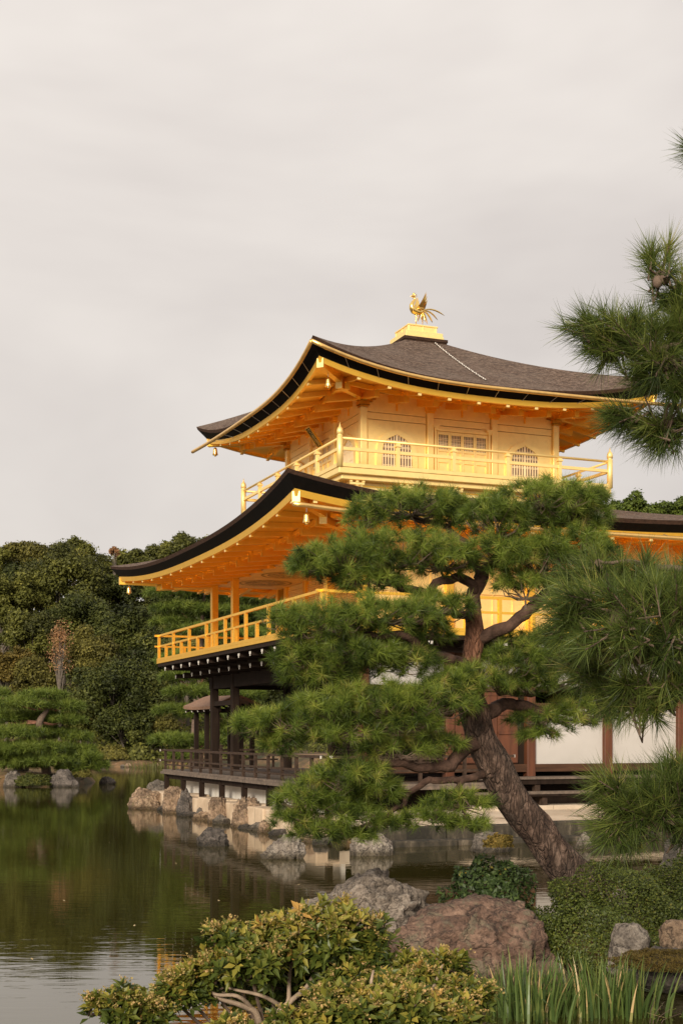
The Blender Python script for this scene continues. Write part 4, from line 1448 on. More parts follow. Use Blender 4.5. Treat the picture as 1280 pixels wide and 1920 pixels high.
YP = 13.6
mp_ = empty('pine_tree', P(1082, 1668, 14.0), 0, 'leaning pine with a scaly trunk and layered pads in front of the pavilion', 'tree')
def PL(u, v, Y): return P(u, v, Y) - mp_.location
s_ = 14 / F
g = MB()
limb(g, [PL(1098, 1690, 14.0), PL(1068, 1640, 13.98), PL(1022, 1578, 13.92), PL(968, 1510, 13.85), PL(925, 1432, 13.8), PL(898, 1372, 13.78), PL(884, 1310, 13.78), PL(884, 1250, 13.8), PL(890, 1195, 13.8), PL(886, 1140, 13.8)],
     [58 * s_, 38 * s_, 32 * s_, 31 * s_, 30 * s_, 28 * s_, 24 * s_, 18 * s_, 17 * s_, 14 * s_], 24, .22)
tr = g.build('trunk', 'pine bark', mp_, smooth=True)
limbs = [
    ([(886, 1140, 13.8), (890, 1105, 13.8), (902, 1075, 13.75), (930, 1040, 13.7), (985, 985, 13.7), (1010, 950, 13.7)], [16, 15, 13, 11, 8, 4]),
    ([(890, 1110, 13.8), (865, 1080, 13.7), (835, 1085, 13.6), (800, 1110, 13.5), (750, 1108, 13.5), (735, 1095, 13.5), (690, 1075, 13.5), (620, 1065, 13.4)], [12, 10, 9, 8, 8, 8, 6, 3]),
    ([(895, 1085, 13.8), (880, 1040, 14.0), (840, 990, 14.1), (770, 970, 14.2), (720, 965, 14.2)], [10, 9, 7, 5, 3]),
    ([(892, 1200, 13.8), (940, 1178, 13.7), (985, 1150, 13.6), (1030, 1110, 13.6), (1062, 1092, 13.6), (1100, 1040, 13.6)], [15, 14, 13, 11, 9, 4]),
    ([(886, 1250, 13.8), (850, 1235, 13.6), (805, 1228, 13.4), (780, 1205, 13.3), (740, 1185, 13.2), (690, 1190, 13.1), (600, 1170, 13.0), (530, 1160, 13.0)], [14, 12, 11, 10, 8, 7, 5, 3]),
    ([(886, 1160, 13.8), (860, 1150, 13.5), (820, 1158, 13.3), (770, 1170, 13.2), (700, 1160, 13.2)], [10, 9, 7, 5, 3]),
    ([(884, 1330, 13.8), (850, 1325, 13.4), (780, 1345, 13.1), (700, 1340, 12.9), (650, 1360, 12.9), (560, 1365, 12.8), (490, 1365, 12.8)], [18, 14, 11, 8, 6, 5, 3]),
    ([(905, 1385, 13.8), (868, 1405, 13.6), (835, 1440, 13.4), (800, 1443, 13.3), (740, 1430, 13.2), (690, 1440, 13.2), (640, 1480, 13.1), (570, 1510, 13.1)], [20, 16, 13, 10, 8, 7, 5, 3]),
    ([(918, 1455, 13.8), (870, 1462, 13.6), (800, 1465, 13.4), (770, 1490, 13.4), (735, 1525, 13.3), (690, 1545, 13.2)], [10, 9, 7, 6, 5, 3]),
    ([(870, 1462, 13.6), (850, 1490, 13.5), (830, 1500, 13.5), (870, 1520, 13.4)], [7, 5, 4, 2]),
    ([(900, 1345, 13.8), (935, 1325, 14.0), (975, 1322, 14.2), (1030, 1335, 14.3), (1080, 1330, 14.3)], [17, 15, 13, 10, 4]),
    ([(888, 1260, 13.8), (930, 1290, 14.0), (985, 1300, 14.2), (1030, 1295, 14.3), (1090, 1300, 14.3)], [12, 10, 8, 7, 3]),
]
for pts, rr in limbs:
    g = MB(); limb(g, [PL(*p) for p in pts], [r * .0047 for r in rr], 9, .3, jit=.06); g.build('limb', 'limb bark', mp_, smooth=True)
pads = [  # u, v, ru, rv, Y, root
    (1015, 935, 120, 40, 13.7, 0), (930, 965, 75, 42, 13.5, 0), (1075, 965, 80, 42, 13.8, 0), (1090, 925, 55, 24, 13.7, 0),
    (770, 945, 118, 38, 14.1, 2), (690, 968, 52, 26, 14.0, 2), (850, 955, 50, 36, 14.1, 2),
    (640, 1045, 108, 42, 13.4, 1), (740, 1025, 120, 40, 13.5, 1), (590, 1060, 55, 30, 13.3, 1), (820, 1040, 80, 38, 13.4, 1), (690, 1085, 80, 28, 13.4, 1),
    (930, 1035, 80, 45, 13.5, 0), (1000, 1040, 80, 45, 13.5, 3), (1080, 1030, 90, 52, 13.6, 3), (985, 1090, 60, 30, 13.5, 3), (1110, 1075, 70, 40, 13.7, 3),
    (620, 1165, 100, 42, 13.0, 4), (545, 1155, 62, 28, 13.0, 4), (720, 1150, 110, 40, 13.1, 5), (820, 1130, 70, 32, 13.4, 5), (650, 1215, 110, 42, 13.1, 4),
    (560, 1235, 60, 36, 13.0, 4), (740, 1235, 90, 42, 13.3, 4), (800, 1185, 50, 30, 13.4, 5), (610, 1265, 70, 28, 13.2, 4),
    (800, 1310, 100, 44, 13.1, 6), (700, 1310, 95, 40, 13.0, 6), (610, 1325, 85, 36, 12.9, 6), (540, 1350, 75, 36, 12.8, 6), (480, 1352, 48, 28, 12.8, 6), (530, 1390, 42, 20, 12.8, 6), (640, 1370, 80, 28, 12.9, 6), (850, 1275, 60, 30, 13.3, 6), (760, 1350, 70, 26, 13.0, 6),
    (960, 1235, 85, 42, 13.9, 11), (1020, 1215, 75, 45, 14.0, 11), (900, 1270, 60, 34, 13.5, 11), (1050, 1265, 80, 36, 14.2, 11), (985, 1280, 60, 24, 14.0, 11),
    (1030, 1345, 85, 24, 14.3, 10), (1090, 1330, 70, 32, 14.3, 10), (1010, 1375, 40, 12, 14.3, 10),
    (740, 1400, 75, 26, 13.2, 7), (820, 1390, 55, 22, 13.4, 7), (660, 1450, 85, 38, 13.1, 7), (580, 1490, 70, 36, 13.1, 7), (545, 1530, 40, 22, 13.1, 7), (640, 1520, 80, 38, 13.2, 7), (700, 1480, 60, 30, 13.3, 7),
    (600, 1555, 60, 18, 13.1, 8), (670, 1560, 45, 14, 13.2, 8), (860, 1500, 70, 22, 13.5, 9), (800, 1530, 60, 20, 13.4, 9), (880, 1540, 45, 14, 13.4, 9), (730, 1540, 35, 14, 13.3, 8),
]
tw = MB(); allT, allt = [], []
for (u, v, ru, rv, Y, ri) in pads:
    n = int(ru * rv / 38) + 14
    pts, ax = pad_points(u, v, ru, rv * 1.24, Y, n, .85)
    pts = pts - np.array(mp_.location)
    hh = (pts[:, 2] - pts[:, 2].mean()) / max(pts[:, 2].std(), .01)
    tl = np.clip(.42 + .08 * hh + rng.normal(0, .24, n), .02, .98)  # light tops and shaded undersides of the pads painted into the tint
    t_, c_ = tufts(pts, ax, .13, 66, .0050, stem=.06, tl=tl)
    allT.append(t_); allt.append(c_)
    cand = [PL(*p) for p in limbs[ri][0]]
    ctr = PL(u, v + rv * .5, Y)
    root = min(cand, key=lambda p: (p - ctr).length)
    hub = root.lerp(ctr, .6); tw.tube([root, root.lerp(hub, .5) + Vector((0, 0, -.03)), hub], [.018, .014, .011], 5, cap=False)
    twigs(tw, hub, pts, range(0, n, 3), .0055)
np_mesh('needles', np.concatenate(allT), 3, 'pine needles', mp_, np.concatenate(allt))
tw.build('twigs', 'twig bark', mp_)

# the nearer long-needled pine whose boughs come in from the right
np0 = empty('pine_tree', (2.35, 6.3, .6), 0, 'nearer pine whose long needled boughs reach in from the right edge', 'tree')
def QL(u, v, Y): return P(u, v, Y) - np0.location
g = MB(); limb(g, [(0.15, .2, -.3), (.1, .1, .6), (0, 0, 1.6), (.1, -.05, 2.8), (.05, .05, 4.0), (.15, .1, 5.2)], [.17, .15, .13, .11, .08, .04], 16, .12); g.build('trunk', 'pine bark', np0, smooth=True)
boughs = [([(1510, 620, 6.3), (1400, 600, 6.2), (1320, 640, 6.1), (1240, 650, 6.0), (1160, 630, 6.0), (1090, 610, 6.0)], 10),
          ([(1400, 600, 6.2), (1310, 560, 6.1), (1270, 530, 6.1), (1240, 505, 6.1)], 7),
          ([(1500, 860, 6.2), (1400, 830, 6.2), (1320, 790, 6.1), (1240, 800, 6.1), (1170, 790, 6.1)], 8),
          ([(1500, 300, 6.3), (1400, 310, 6.2), (1320, 290, 6.2), (1295, 285, 6.2)], 8),
          ([(1510, 1250, 6.3), (1420, 1210, 6.1), (1330, 1190, 6.0), (1240, 1190, 5.9), (1150, 1150, 5.8), (1070, 1140, 5.8)], 13),
          ([(1500, 1150, 6.3), (1400, 1100, 6.2), (1300, 1080, 6.1), (1200, 1060, 6.1), (1120, 1050, 6.1)], 10),
          ([(1420, 1210, 6.1), (1330, 1270, 6.0), (1240, 1300, 5.9), (1180, 1310, 5.9)], 8),
          ([(1510, 1560, 6.3), (1400, 1560, 6.1), (1300, 1530, 6.0), (1220, 1510, 5.9), (1150, 1500, 5.9)], 11)]
limb_obs = []
for pts, r0 in boughs:
    g = MB(); k = len(pts); limb(g, [QL(*p) for p in pts], [r0 * .0026 * (1 - .75 * i / (k - 1)) for i in range(k)], 8, .2, jit=.03); limb_obs.append(g.build('limb', 'twig bark', np0, smooth=True))
rp_ = [  # u, v, ru, rv, Y, count, lean (x,z)
    (1180, 640, 75, 45, 6.0, 16, -.4, .5), (1105, 612, 48, 24, 6.0, 8, -.9, .35), (1240, 620, 60, 55, 6.1, 16, -.2, .6), (1130, 655, 40, 30, 6.0, 7, -.5, -.2),
    (1240, 690, 70, 40, 6.0, 16, -.3, .1), (1180, 600, 18, 22, 6.0, 3, -.1, 1), (1110, 595, 18, 14, 6.0, 3, -.15, 1), (1270, 560, 30, 45, 6.1, 7, -.2, .8), (1220, 490, 12, 35, 6.1, 5, -.35, 1), (1258, 480, 10, 30, 6.1, 4, .15, 1), (1245, 545, 25, 22, 6.1, 3, -.4, .4),
    (1300, 640, 40, 70, 6.1, 12, 0, .6), (1270, 730, 45, 25, 6.0, 8, -.1, -.1),
    (1180, 785, 44, 22, 6.1, 8, -.75, .15), (1230, 812, 42, 26, 6.1, 9, -.5, -.1), (1275, 790, 32, 34, 6.1, 7, -.3, .2), (1245, 835, 30, 16, 6.1, 5, -.3, -.5), (1140, 775, 20, 10, 6.1, 4, -1, .2),
    (1300, 280, 16, 20, 6.2, 5, -.7, .4),
    (1150, 1078, 90, 34, 6.2, 16, -.4, .55), (1250, 1078, 70, 36, 6.1, 16, -.2, .6), (1090, 1075, 48, 24, 6.2, 7, -.6, .4),
    (1090, 1130, 75, 42, 5.8, 17, -.7, .4), (1190, 1120, 90, 50, 5.8, 22, -.4, .7), (1270, 1130, 55, 60, 5.9, 17, -.2, .7), (1060, 1170, 40, 36, 5.8, 8, -.8, -.1), (1140, 1200, 85, 40, 5.7, 17, -.4, -.1), (1230, 1210, 60, 42, 5.8, 16, -.2, .1),
    (1110, 1260, 70, 34, 6.1, 12, -.5, .1), (1200, 1290, 65, 38, 5.9, 17, -.4, .2), (1140, 1310, 55, 28, 6.0, 9, -.4, .1), (1255, 1280, 40, 40, 5.9, 10, -.2, .3), (1200, 1340, 50, 18, 5.9, 7, -.3, -.4),
    (1150, 1480, 60, 36, 5.9, 13, -.7, .5), (1230, 1480, 65, 44, 5.9, 18, -.3, .7), (1200, 1530, 70, 44, 5.9, 16, -.5, .1), (1140, 1560, 40, 30, 5.9, 8, -.5, -.4), (1270, 1540, 40, 46, 6.0, 13, -.2, .3), (1265, 1440, 30, 22, 6.0, 7, 0, 1), (1180, 1590, 28, 14, 5.9, 3, -.3, -.8),
    (1340, 1150, 60, 140, 6.2, 30, 0, .5), (1340, 1500, 50, 70, 6.2, 16, 0, .5), (1350, 740, 40, 90, 6.2, 14, 0, .5),
]
tws = [MB() for _ in boughs]; allT, allt = [], []
allb = [(QL(*p), bi) for bi, (pts, _) in enumerate(boughs) for p in pts[1:]]
for (u, v, ru, rv, Y, n, lx, lz) in rp_:
    n = int(n * 1.7)
    r = np.sqrt(rng.uniform(0, 1, n)); t = rng.uniform(0, 2 * np.pi, n); s = Y / F
    lpx, lpz, lpy = r * np.cos(t), r * np.sin(t), rng.uniform(-1, 1, n)
    pts = np.array(P(u, v, Y)) + np.stack([lpx * ru * s, lpy * ru * s * .9, lpz * rv * s], 1) - np.array(np0.location)
    ax = norm(np.stack([lpx * .55 + lx, lpy * .7 - .15, lpz * .6 + lz * .9], 1) + rng.normal(0, .25, (n, 3)))
    tl = np.clip(.42 + .12 * lpz + rng.normal(0, .15, n), .02, .98)  # higher tufts get a lighter tint, imitating light from above
    t_, c_ = tufts(pts, ax, .15, 58, .0038, spread=(.15, 1.05), stem=.12, tl=tl, droop=.12)
    allT.append(t_); allt.append(c_)
    for i in range(n):
        p = Vector(pts[i]); q = p - Vector(ax[i]) * .14
        root, bi = min(allb, key=lambda x: (x[0] - q).length + .5 * (x[0] - p).length)
        tws[bi].tube([root, root.lerp(q, .5) + Vector((0, 0, -.02)), q, p], [.007, .006, .005, .0035], 5, cap=False)
np_mesh('needles', np.concatenate(allT), 3, 'dark pine needles', np0, np.concatenate(allt))
for bi, tw in enumerate(tws):
    if tw.v: tw.build('twigs', 'twig bark', limb_obs[bi])
for u, v in ((1232, 528), (1245, 522)):
    g = MB(); g.lathe([(.004, -.03), (.02, -.02), (.024, 0), (.018, .02), (.004, .034)], QL(u, v, 6.08), 8); g.build('pine_cone', 'twig bark', np0, smooth=True)


def far_pine(name, base, pads, Y, label, trunk, n_mult=1.0, Ln=.35, wid=.03, mat='far pine needles', group=None):
    root = empty(name, base, 0, label, 'tree', group)
    g = MB(); limb(g, [P(u, v, y) - root.location for u, v, y, r in trunk], [r for *_, r in trunk], 8, .15)
    g.build('trunk', 'twig bark', root, smooth=True)
    T, c = [], []
    g = MB()
    for (u, v, ru, rv, dy) in pads:
        n = int((ru * rv / 12 + 12) * n_mult)
        pts, ax = pad_points(u, v, ru, rv, Y + dy, n, .9, upb=.9)
        pts -= np.array(root.location)
        tl = np.clip(.5 + .9 * (pts[:, 2] - pts[:, 2].mean()) + rng.normal(0, .15, n), .02, .98)  # tint rises with height: sunlit pad tops painted into the needle colour
        t_, c_ = tufts(pts, ax, Ln, 22, wid, stem=.1, tl=tl); T.append(t_); c.append(c_)
        j = min(range(len(trunk)), key=lambda q: abs(trunk[q][1] - v - rv))
        a_ = P(*trunk[j][:3]) - root.location; b_ = P(u, v + rv * .5, Y + dy) - root.location
        g.tube([a_, a_.lerp(b_, .5) + Vector((0, 0, -.1)), b_], [.07, .05, .02], 5, cap=False)
    g.build('limbs', 'red bark', root)
    np_mesh('needles', np.concatenate(T), 3, mat, root, np.concatenate(c))
    return root


far_pine('pine_tree', P(82, 1465, 60), [(80, 1302, 48, 11, 0), (40, 1318, 50, 13, -1), (120, 1322, 40, 12, 0), (10, 1345, 50, 14, 0), (70, 1342, 55, 14, 1), (122, 1348, 42, 12, 0), (35, 1372, 62, 15, -1), (100, 1374, 52, 14, .5), (145, 1380, 30, 10, 0), (60, 1400, 80, 16, -1), (138, 1404, 42, 13, 0), (10, 1412, 50, 15, 0), (100, 1424, 75, 14, -1), (165, 1418, 28, 9, -1), (40, 1432, 55, 10, 0), (145, 1438, 42, 9, -1), (186, 1434, 18, 6, -1), (-15, 1300, 34, 14, 2), (-20, 1330, 40, 14, 2)], 60,
         'cloud pruned pine on the small island at the left', [(92, 1475, 60, .24), (84, 1430, 60, .2), (80, 1390, 59.5, .17), (74, 1355, 59, .15), (90, 1328, 59.5, .09), (84, 1312, 60, .05)], 2.6, .32, .03)
far_pine('pine_tree', P(395, 1450, 62), [(345, 1235, 55, 16, 0), (385, 1255, 40, 14, 0), (335, 1268, 40, 12, 0), (365, 1295, 60, 15, 0), (330, 1330, 45, 12, 0), (385, 1335, 50, 14, 0), (325, 1385, 48, 12, -1), (375, 1390, 60, 16, 0), (345, 1415, 34, 9, -1), (440, 1300, 60, 22, 1), (450, 1370, 60, 20, 1)], 62,
         'layered pine behind the dark columns of the pavilion', [(400, 1455, 62, .17), (412, 1400, 62, .14), (395, 1340, 62, .12), (370, 1290, 62, .09), (360, 1235, 62, .04)], 2.4, .34, .032)
far_pine('pine_tree', P(360, 1430, 88), [(350, 1080, 60, 18, 0), (320, 1110, 50, 15, 0), (400, 1105, 70, 20, 0), (340, 1140, 60, 16, 0), (420, 1145, 70, 18, 0), (320, 1165, 40, 12, 0), (380, 1180, 70, 18, 0), (470, 1120, 60, 22, 0), (460, 1190, 70, 20, 0), (510, 1150, 50, 30, 0)], 88,
         'tall pine with flat green pads behind the golden balcony', [(360, 1440, 88, .25), (370, 1300, 88, .22), (378, 1180, 88, .16), (385, 1080, 88, .06)], 2.2, .45, .045)


# ------------------------------------------------------------------ broadleaf trees
def broadleaf(name, base, h, rx, ry, rz, mat, label, seed, n_leaf=6000, leaf=.2, zc=None, group=None, bark='grey bark', clumps=34, ragged=.22):
    rg = np.random.default_rng(seed)
    root = empty(name, base, 0, label, 'tree', group)
    zc = zc if zc is not None else h - rz
    # clumps spread through the crown
    d = norm(rg.normal(size=(clumps, 3))); d[:, 2] = np.where(d[:, 2] < -.5, -d[:, 2], d[:, 2])
    rad = rg.uniform(.45, .92, clumps)[:, None] ** .8
    cc = d * rad * np.array([rx, ry, rz]) + np.array([0, 0, zc])
    cc += rg.normal(0, ragged, (clumps, 3)) * rx * .3
    cr = rg.uniform(.14, .38, clumps) * (rx + rz) / 2
    w = cr ** 2; k = rg.choice(clumps, n_leaf, p=w / w.sum())
    dd = norm(rg.normal(size=(n_leaf, 3)) + np.array([0, 0, .35]))
    rr = cr[k] * np.where(rg.uniform(0, 1, n_leaf) < .8, rg.uniform(.5, 1.03, n_leaf), rg.uniform(.9, 1.38, n_leaf))
    pts = cc[k] + dd * rr[:, None] * np.array([1, 1, .75])
    sz = leaf * rg.uniform(.6, 1.35, n_leaf)
    nr = norm(dd * .8 + np.array([0, 0, .5]) + rg.normal(0, .55, (n_leaf, 3)))
    q = leaf_quads(pts, nr, sz, .55, .15)
    tint = np.clip(rg.normal(.42, .16, clumps)[k] + rg.normal(0, .13, n_leaf), 0, 1)
    np_mesh('crown', q, 4, mat, root, tint)
    g = MB(); r0 = min(.22, max(.05, .016 * h))
    limb(g, [(0, 0, -.5), (.05 * rx, 0, zc * .4), (-.05 * rx, .03 * rx, zc * .8), (0, 0, zc + rz * .4)], [r0 * 1.3, r0, r0 * .7, r0 * .2], 8, .1)
    for j in range(0, clumps, 4):
        a_ = Vector((0, 0, zc * (.45 + .4 * rg.uniform()))); b_ = Vector(cc[j])
        g.tube([a_, a_.lerp(b_, .5) + Vector((0, 0, .1 * rz)), b_], [r0 * .4, r0 * .28, r0 * .1], 5, cap=False)
    g.build('trunk', bark, root, smooth=True)
    return root


def tree_at(u, vtop, vbot, wpx, Y, mat, label, seed, group=None, n=6000, leaf=None, ragged=.26, clumps=52, zb=None):
    """tree whose crown spans vtop..vbot in the photo at distance Y, rooted on the terrain below"""
    s = Y / F
    x = (u - 640) * s
    z0 = hgt(x, Y) if zb is None else zb
    zt_ = H - (vtop - VH) * s; zbt = H - (vbot - VH) * s
    rz_ = (zt_ - zbt) / 2
    return broadleaf('broadleaf_tree', (x, Y, z0 - .2), zt_ - z0 + .2, wpx / 2 * s, wpx / 2 * s, rz_, mat, label, seed, n, leaf or Y * .00115, group=group, ragged=ragged, clumps=clumps)


EV, DK, OL, YE = 'evergreen leaves', 'dark evergreen leaves', 'olive leaves', 'yellow leaves'
GB = 'trees on the far hillside'
trees = [
    # (u, vtop, vbot, width, Y, mat, label)
    (-20, 1022, 1130, 110, 150, EV, 'tree on the ridge at the left edge of the picture'),
    (40, 1020, 1120, 95, 152, OL, 'brownish ridge tree near the left edge'),
    (95, 1014, 1110, 90, 150, OL, 'olive ridge tree above the broad dark tree'),
    (140, 1012, 1110, 90, 148, EV, 'tall rounded ridge tree left of the gap in the skyline'),
    (205, 1048, 1150, 80, 156, EV, 'lower tree in the gap of the skyline'),
    (250, 1032, 1130, 90, 160, EV, 'ridge tree right of the gap, left of the roof tip'),
    (300, 1024, 1120, 85, 165, EV, 'ridge tree just left of the lower roof tip'),
    (345, 1004, 1110, 75, 150, EV, 'airy tree rising over the lower roof edge'),
    (395, 1010, 1120, 80, 158, EV, 'ridge tree hidden behind the lower roof edge'),
    (60, 1060, 1180, 130, 128, DK, 'broad dark tree below the ridge, second from the left'),
    (115, 1032, 1200, 160, 125, EV, 'large rounded tree rising to the ridge in the left woods'),
    (215, 1068, 1200, 110, 130, DK, 'dark tree below the skyline gap'),
    (280, 1070, 1190, 100, 132, EV, 'green tree left of the lower roof corner'),
    (5, 1090, 1220, 110, 122, EV, 'green tree half out of the left edge, mid slope'),
    (330, 1100, 1220, 100, 124, DK, 'dark tree behind the left corner of the lower roof'),
    (400, 1090, 1220, 110, 122, DK, 'dark tree seen behind the veranda columns'),
    (480, 1090, 1240, 120, 122, DK, 'dark tree seen through the golden veranda'),
    (550, 1090, 1260, 120, 124, DK, 'dark tree behind the middle of the pavilion'),
    (160, 1120, 1260, 130, 116, DK, 'dark tree behind the orange sapling'),
    (240, 1140, 1290, 110, 112, DK, 'deep green tree above the round dark tree by the shore'),
    (60, 1150, 1270, 120, 114, EV, 'green tree left of the orange sapling'),
    (295, 1180, 1320, 90, 108, DK, 'dark slim tree beside the golden balcony corner'),
    (440, 1200, 1380, 130, 110, DK, 'dark tree seen between the lower columns'),
    (530, 1220, 1400, 130, 110, DK, 'dark tree behind the shaded ground floor'),
    (10, 1215, 1310, 110, 104, YE, 'yellowing tree at the left edge above the island'),
    (70, 1235, 1330, 90, 102, OL, 'olive tree right of the yellowing one above the island'),
    (165, 1185, 1290, 105, 104, OL, 'brownish olive tree right of the orange sapling'),
    (215, 1240, 1400, 165, 99, DK, 'round dark glossy tree at the far shore'),
    (275, 1260, 1380, 95, 100, EV, 'green tree right of the round dark shore tree'),
    (150, 1310, 1400, 70, 101, EV, 'low green tree behind the island pine on the shore'),
    (350, 1180, 1300, 90, 106, OL, 'light olive tree under the golden balcony corner'),
    (230, 1330, 1420, 120, 97, DK, 'dark low bush tree overhanging the far shore'),
    (305, 1340, 1420, 60, 98, OL, 'small olive bush tree at the shore left of the porch'),
]
for i, (u, vt, vb, w_, Y, mt, lb) in enumerate(trees):
    tree_at(u, vt, vb, w_, Y, mt, lb, 100 + i, GB, n=19000 if w_ > 90 else 12000)
# slender orange sapling
o = tree_at(112, 1155, 1308, 30, 101, 'orange leaves', 'slender orange sapling among the dark trees on the left', 140, n=1500, leaf=.07, clumps=70, ragged=.6)
# a red maple and a lone pine on the skyline
tree_at(215, 1026, 1046, 22, 150, 'orange leaves', 'tiny russet tree in the skyline gap', 141, n=900, leaf=.16, clumps=14, zb=13)
# trees behind the pavilion on the right
for i, (u, vt, vb, w_) in enumerate(((1185, 924, 1010, 70), (1150, 945, 1010, 50), (1225, 944, 1010, 60), (1275, 938, 1020, 60))):
    tree_at(u, vt, vb, w_, 62, 'far pine needles', ('bushy pine crown peeping over the lower roof beside the corner post', 'low crown behind the balcony corner post', 'low pine crown above the roof line, left of the one at the edge', 'pine crown at the right edge above the lower roof')[i], 150 + i, n=7000, leaf=.07, zb=.4, ragged=.35)

# the far wooded ridge behind: one uncountable mass
n = 60000
X = rng.uniform(-140, 120, n); Y = rng.uniform(165, 230, n)
Zg = terrain_h(X, Y)
cell = np.sin(X * .9) * np.cos(Y * .8) + np.sin(X * .37 + Y * .5)
Zc = Zg + rng.uniform(1, 1, n) * (4.5 + 1.8 * cell) * rng.uniform(.55, 1, n) - sstep(X, -30, 60) * 5
q = leaf_quads(np.stack([X, Y, Zc], 1), norm(rng.normal(0, .6, (n, 3)) + np.array([0, -.4, .8])), rng.uniform(.35, .75, n), .6, .1)
tag(np_mesh('woods', q, 4, 'evergreen leaves', None, np.clip(.45 + .12 * cell + rng.normal(0, .15, n), 0, 1)), 'dense wooded ridge far behind the trees', 'woods', kind='stuff')


n = 70000
X = rng.uniform(-60, 12, n); Y = rng.uniform(94, 150, n) ** 1.0
Zg = terrain_h(X, Y)
cell = np.sin(X * 1.1 + 2) * np.cos(Y * .9) + .6 * np.sin(X * .4 - Y * .3)
keep = (Zg > .3) & ((cell > .1) | (Y > 100))
X, Y, Zg, cell = X[keep], Y[keep], Zg[keep], cell[keep]; n = len(X)
hh = np.clip(.5 + .5 * cell, .12, 2) * np.where(Y > 101, 1.6, .8)
m_ = 26000
X2 = rng.uniform(-48, -6, m_); Y2 = rng.uniform(91, 101, m_); Z2 = terrain_h(X2, Y2)
c2 = np.sin(X2 * 1.7 + 1) * np.cos(Y2 * .8) + .6 * np.sin(X2 * .6 + Y2 * .5)
k2 = (Z2 > .15) & (c2 > .2)
X = np.concatenate([X, X2[k2]]); Y = np.concatenate([Y, Y2[k2]]); Zg = np.concatenate([Zg, Z2[k2]]); cell = np.concatenate([cell, c2[k2] * .8])
hh = np.concatenate([hh, .12 + .75 * c2[k2]]); n = len(X)
q = leaf_quads(np.stack([X, Y, Zg + hh * rng.uniform(.1, 1, n)], 1), norm(rng.normal(0, .6, (n, 3)) + np.array([0, -.4, .8])), rng.uniform(.10, .24, n), .6, .1)
tag(np_mesh('undergrowth', q, 4, 'evergreen leaves', None, np.clip(.35 + .12 * cell + rng.normal(0, .15, n), 0, 1)), 'leafy undergrowth covering the far slope below the trees', 'undergrowth', kind='stuff')


# ------------------------------------------------------------------ shrubs and water plants
def mound(name, c, rad, n, leaf, mat, label, seed, cat='shrub', inner='twig bark', lump=.16, full=True):
    rg = np.random.default_rng(seed)
    root = empty(name, c, 0, label, cat)
    d = norm(rg.normal(size=(n, 3))); d[:, 2] = np.abs(d[:, 2]) * 1.0 - .15
    d = norm(d)
    lp = 1 + lump * (np.sin(d[:, 0] * 7 + seed) * np.cos(d[:, 1] * 6) + .6 * np.sin(d[:, 2] * 11 + d[:, 0] * 9)) + .045 * np.sin(d[:, 0] * 26 + 1) * np.sin(d[:, 1] * 23) * np.cos(d[:, 2] * 21)
    dep = 1 - .16 * rg.uniform(0, 1, n) ** 2
    pts = d * (lp * dep)[:, None] * np.array(rad)
    nr = norm(d / np.array(rad) + rg.normal(0, .75, (n, 3)) * .6 / min(rad))
    q = leaf_quads(pts, nr, leaf * rg.uniform(.6, 1.3, n), .5, .2)
    cl = np.sin(pts[:, 0] * 9 + seed) * np.sin(pts[:, 1] * 8 + 2) * .5 + np.sin(pts[:, 2] * 13) * .3
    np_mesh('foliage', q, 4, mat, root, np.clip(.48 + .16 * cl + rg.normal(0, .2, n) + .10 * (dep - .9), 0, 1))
    g = MB()
    for k in range(16):
        t = rg.uniform(0, 2 * np.pi); e = rg.uniform(.3, 1.2)
        e_ = Vector((math.cos(t) * math.cos(e) * rad[0], math.sin(t) * math.cos(e) * rad[1], math.sin(e) * rad[2])) * .85
        g.tube([(0, 0, -.15 * rad[2]), e_ * .5 + Vector((0, 0, -.05)), e_], [.02, .014, .006], 5, cap=False)
    g.build('stems', inner, root)
    return root


Ya = 12.9
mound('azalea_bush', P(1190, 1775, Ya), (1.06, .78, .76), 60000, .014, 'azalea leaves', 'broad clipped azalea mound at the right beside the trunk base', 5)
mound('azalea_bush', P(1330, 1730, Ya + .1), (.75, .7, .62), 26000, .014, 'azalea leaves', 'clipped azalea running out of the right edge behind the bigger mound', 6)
mound('camellia_bush', P(918, 1720, 14.5), (.46, .40, .62), 6500, .030, 'glossy leaves', 'dark glossy leaved bush behind the red boulder left of the trunk', 8, lump=.22)
mound('round_bush', P(62, 1470, 57.2), (.75, .6, .42), 3500, .05, 'dark evergreen leaves', 'dark clipped bush between two rocks on the island shore', 9)
mound('round_bush', P(152, 1455, 58.5), (.45, .4, .3), 1800, .05, 'olive leaves', 'small light green bush at the right end of the island', 10)
mound('shore_bush', P(210, 1420, 93.5), (1.2, .8, .8), 2600, .10, 'olive leaves', 'olive bush on the far bank behind the shore stones', 12)
mound('shore_bush', P(265, 1432, 93.6), (1.1, .8, .5), 2200, .09, 'evergreen leaves', 'low green bush on the far bank left of the reeds', 13)
mound('moss_cushion', P(1245, 1810, 11.45), (.42, .25, .13), 16000, .008, 'moss', 'golden brown moss on the bank below the azalea', 14, cat='moss')
mound('moss_cushion', P(935, 1585, 24.2), (.25, .2, .2), 1500, .03, 'yellow leaves', 'small yellow leaved plant growing beside the grey rock', 15, cat='plant')


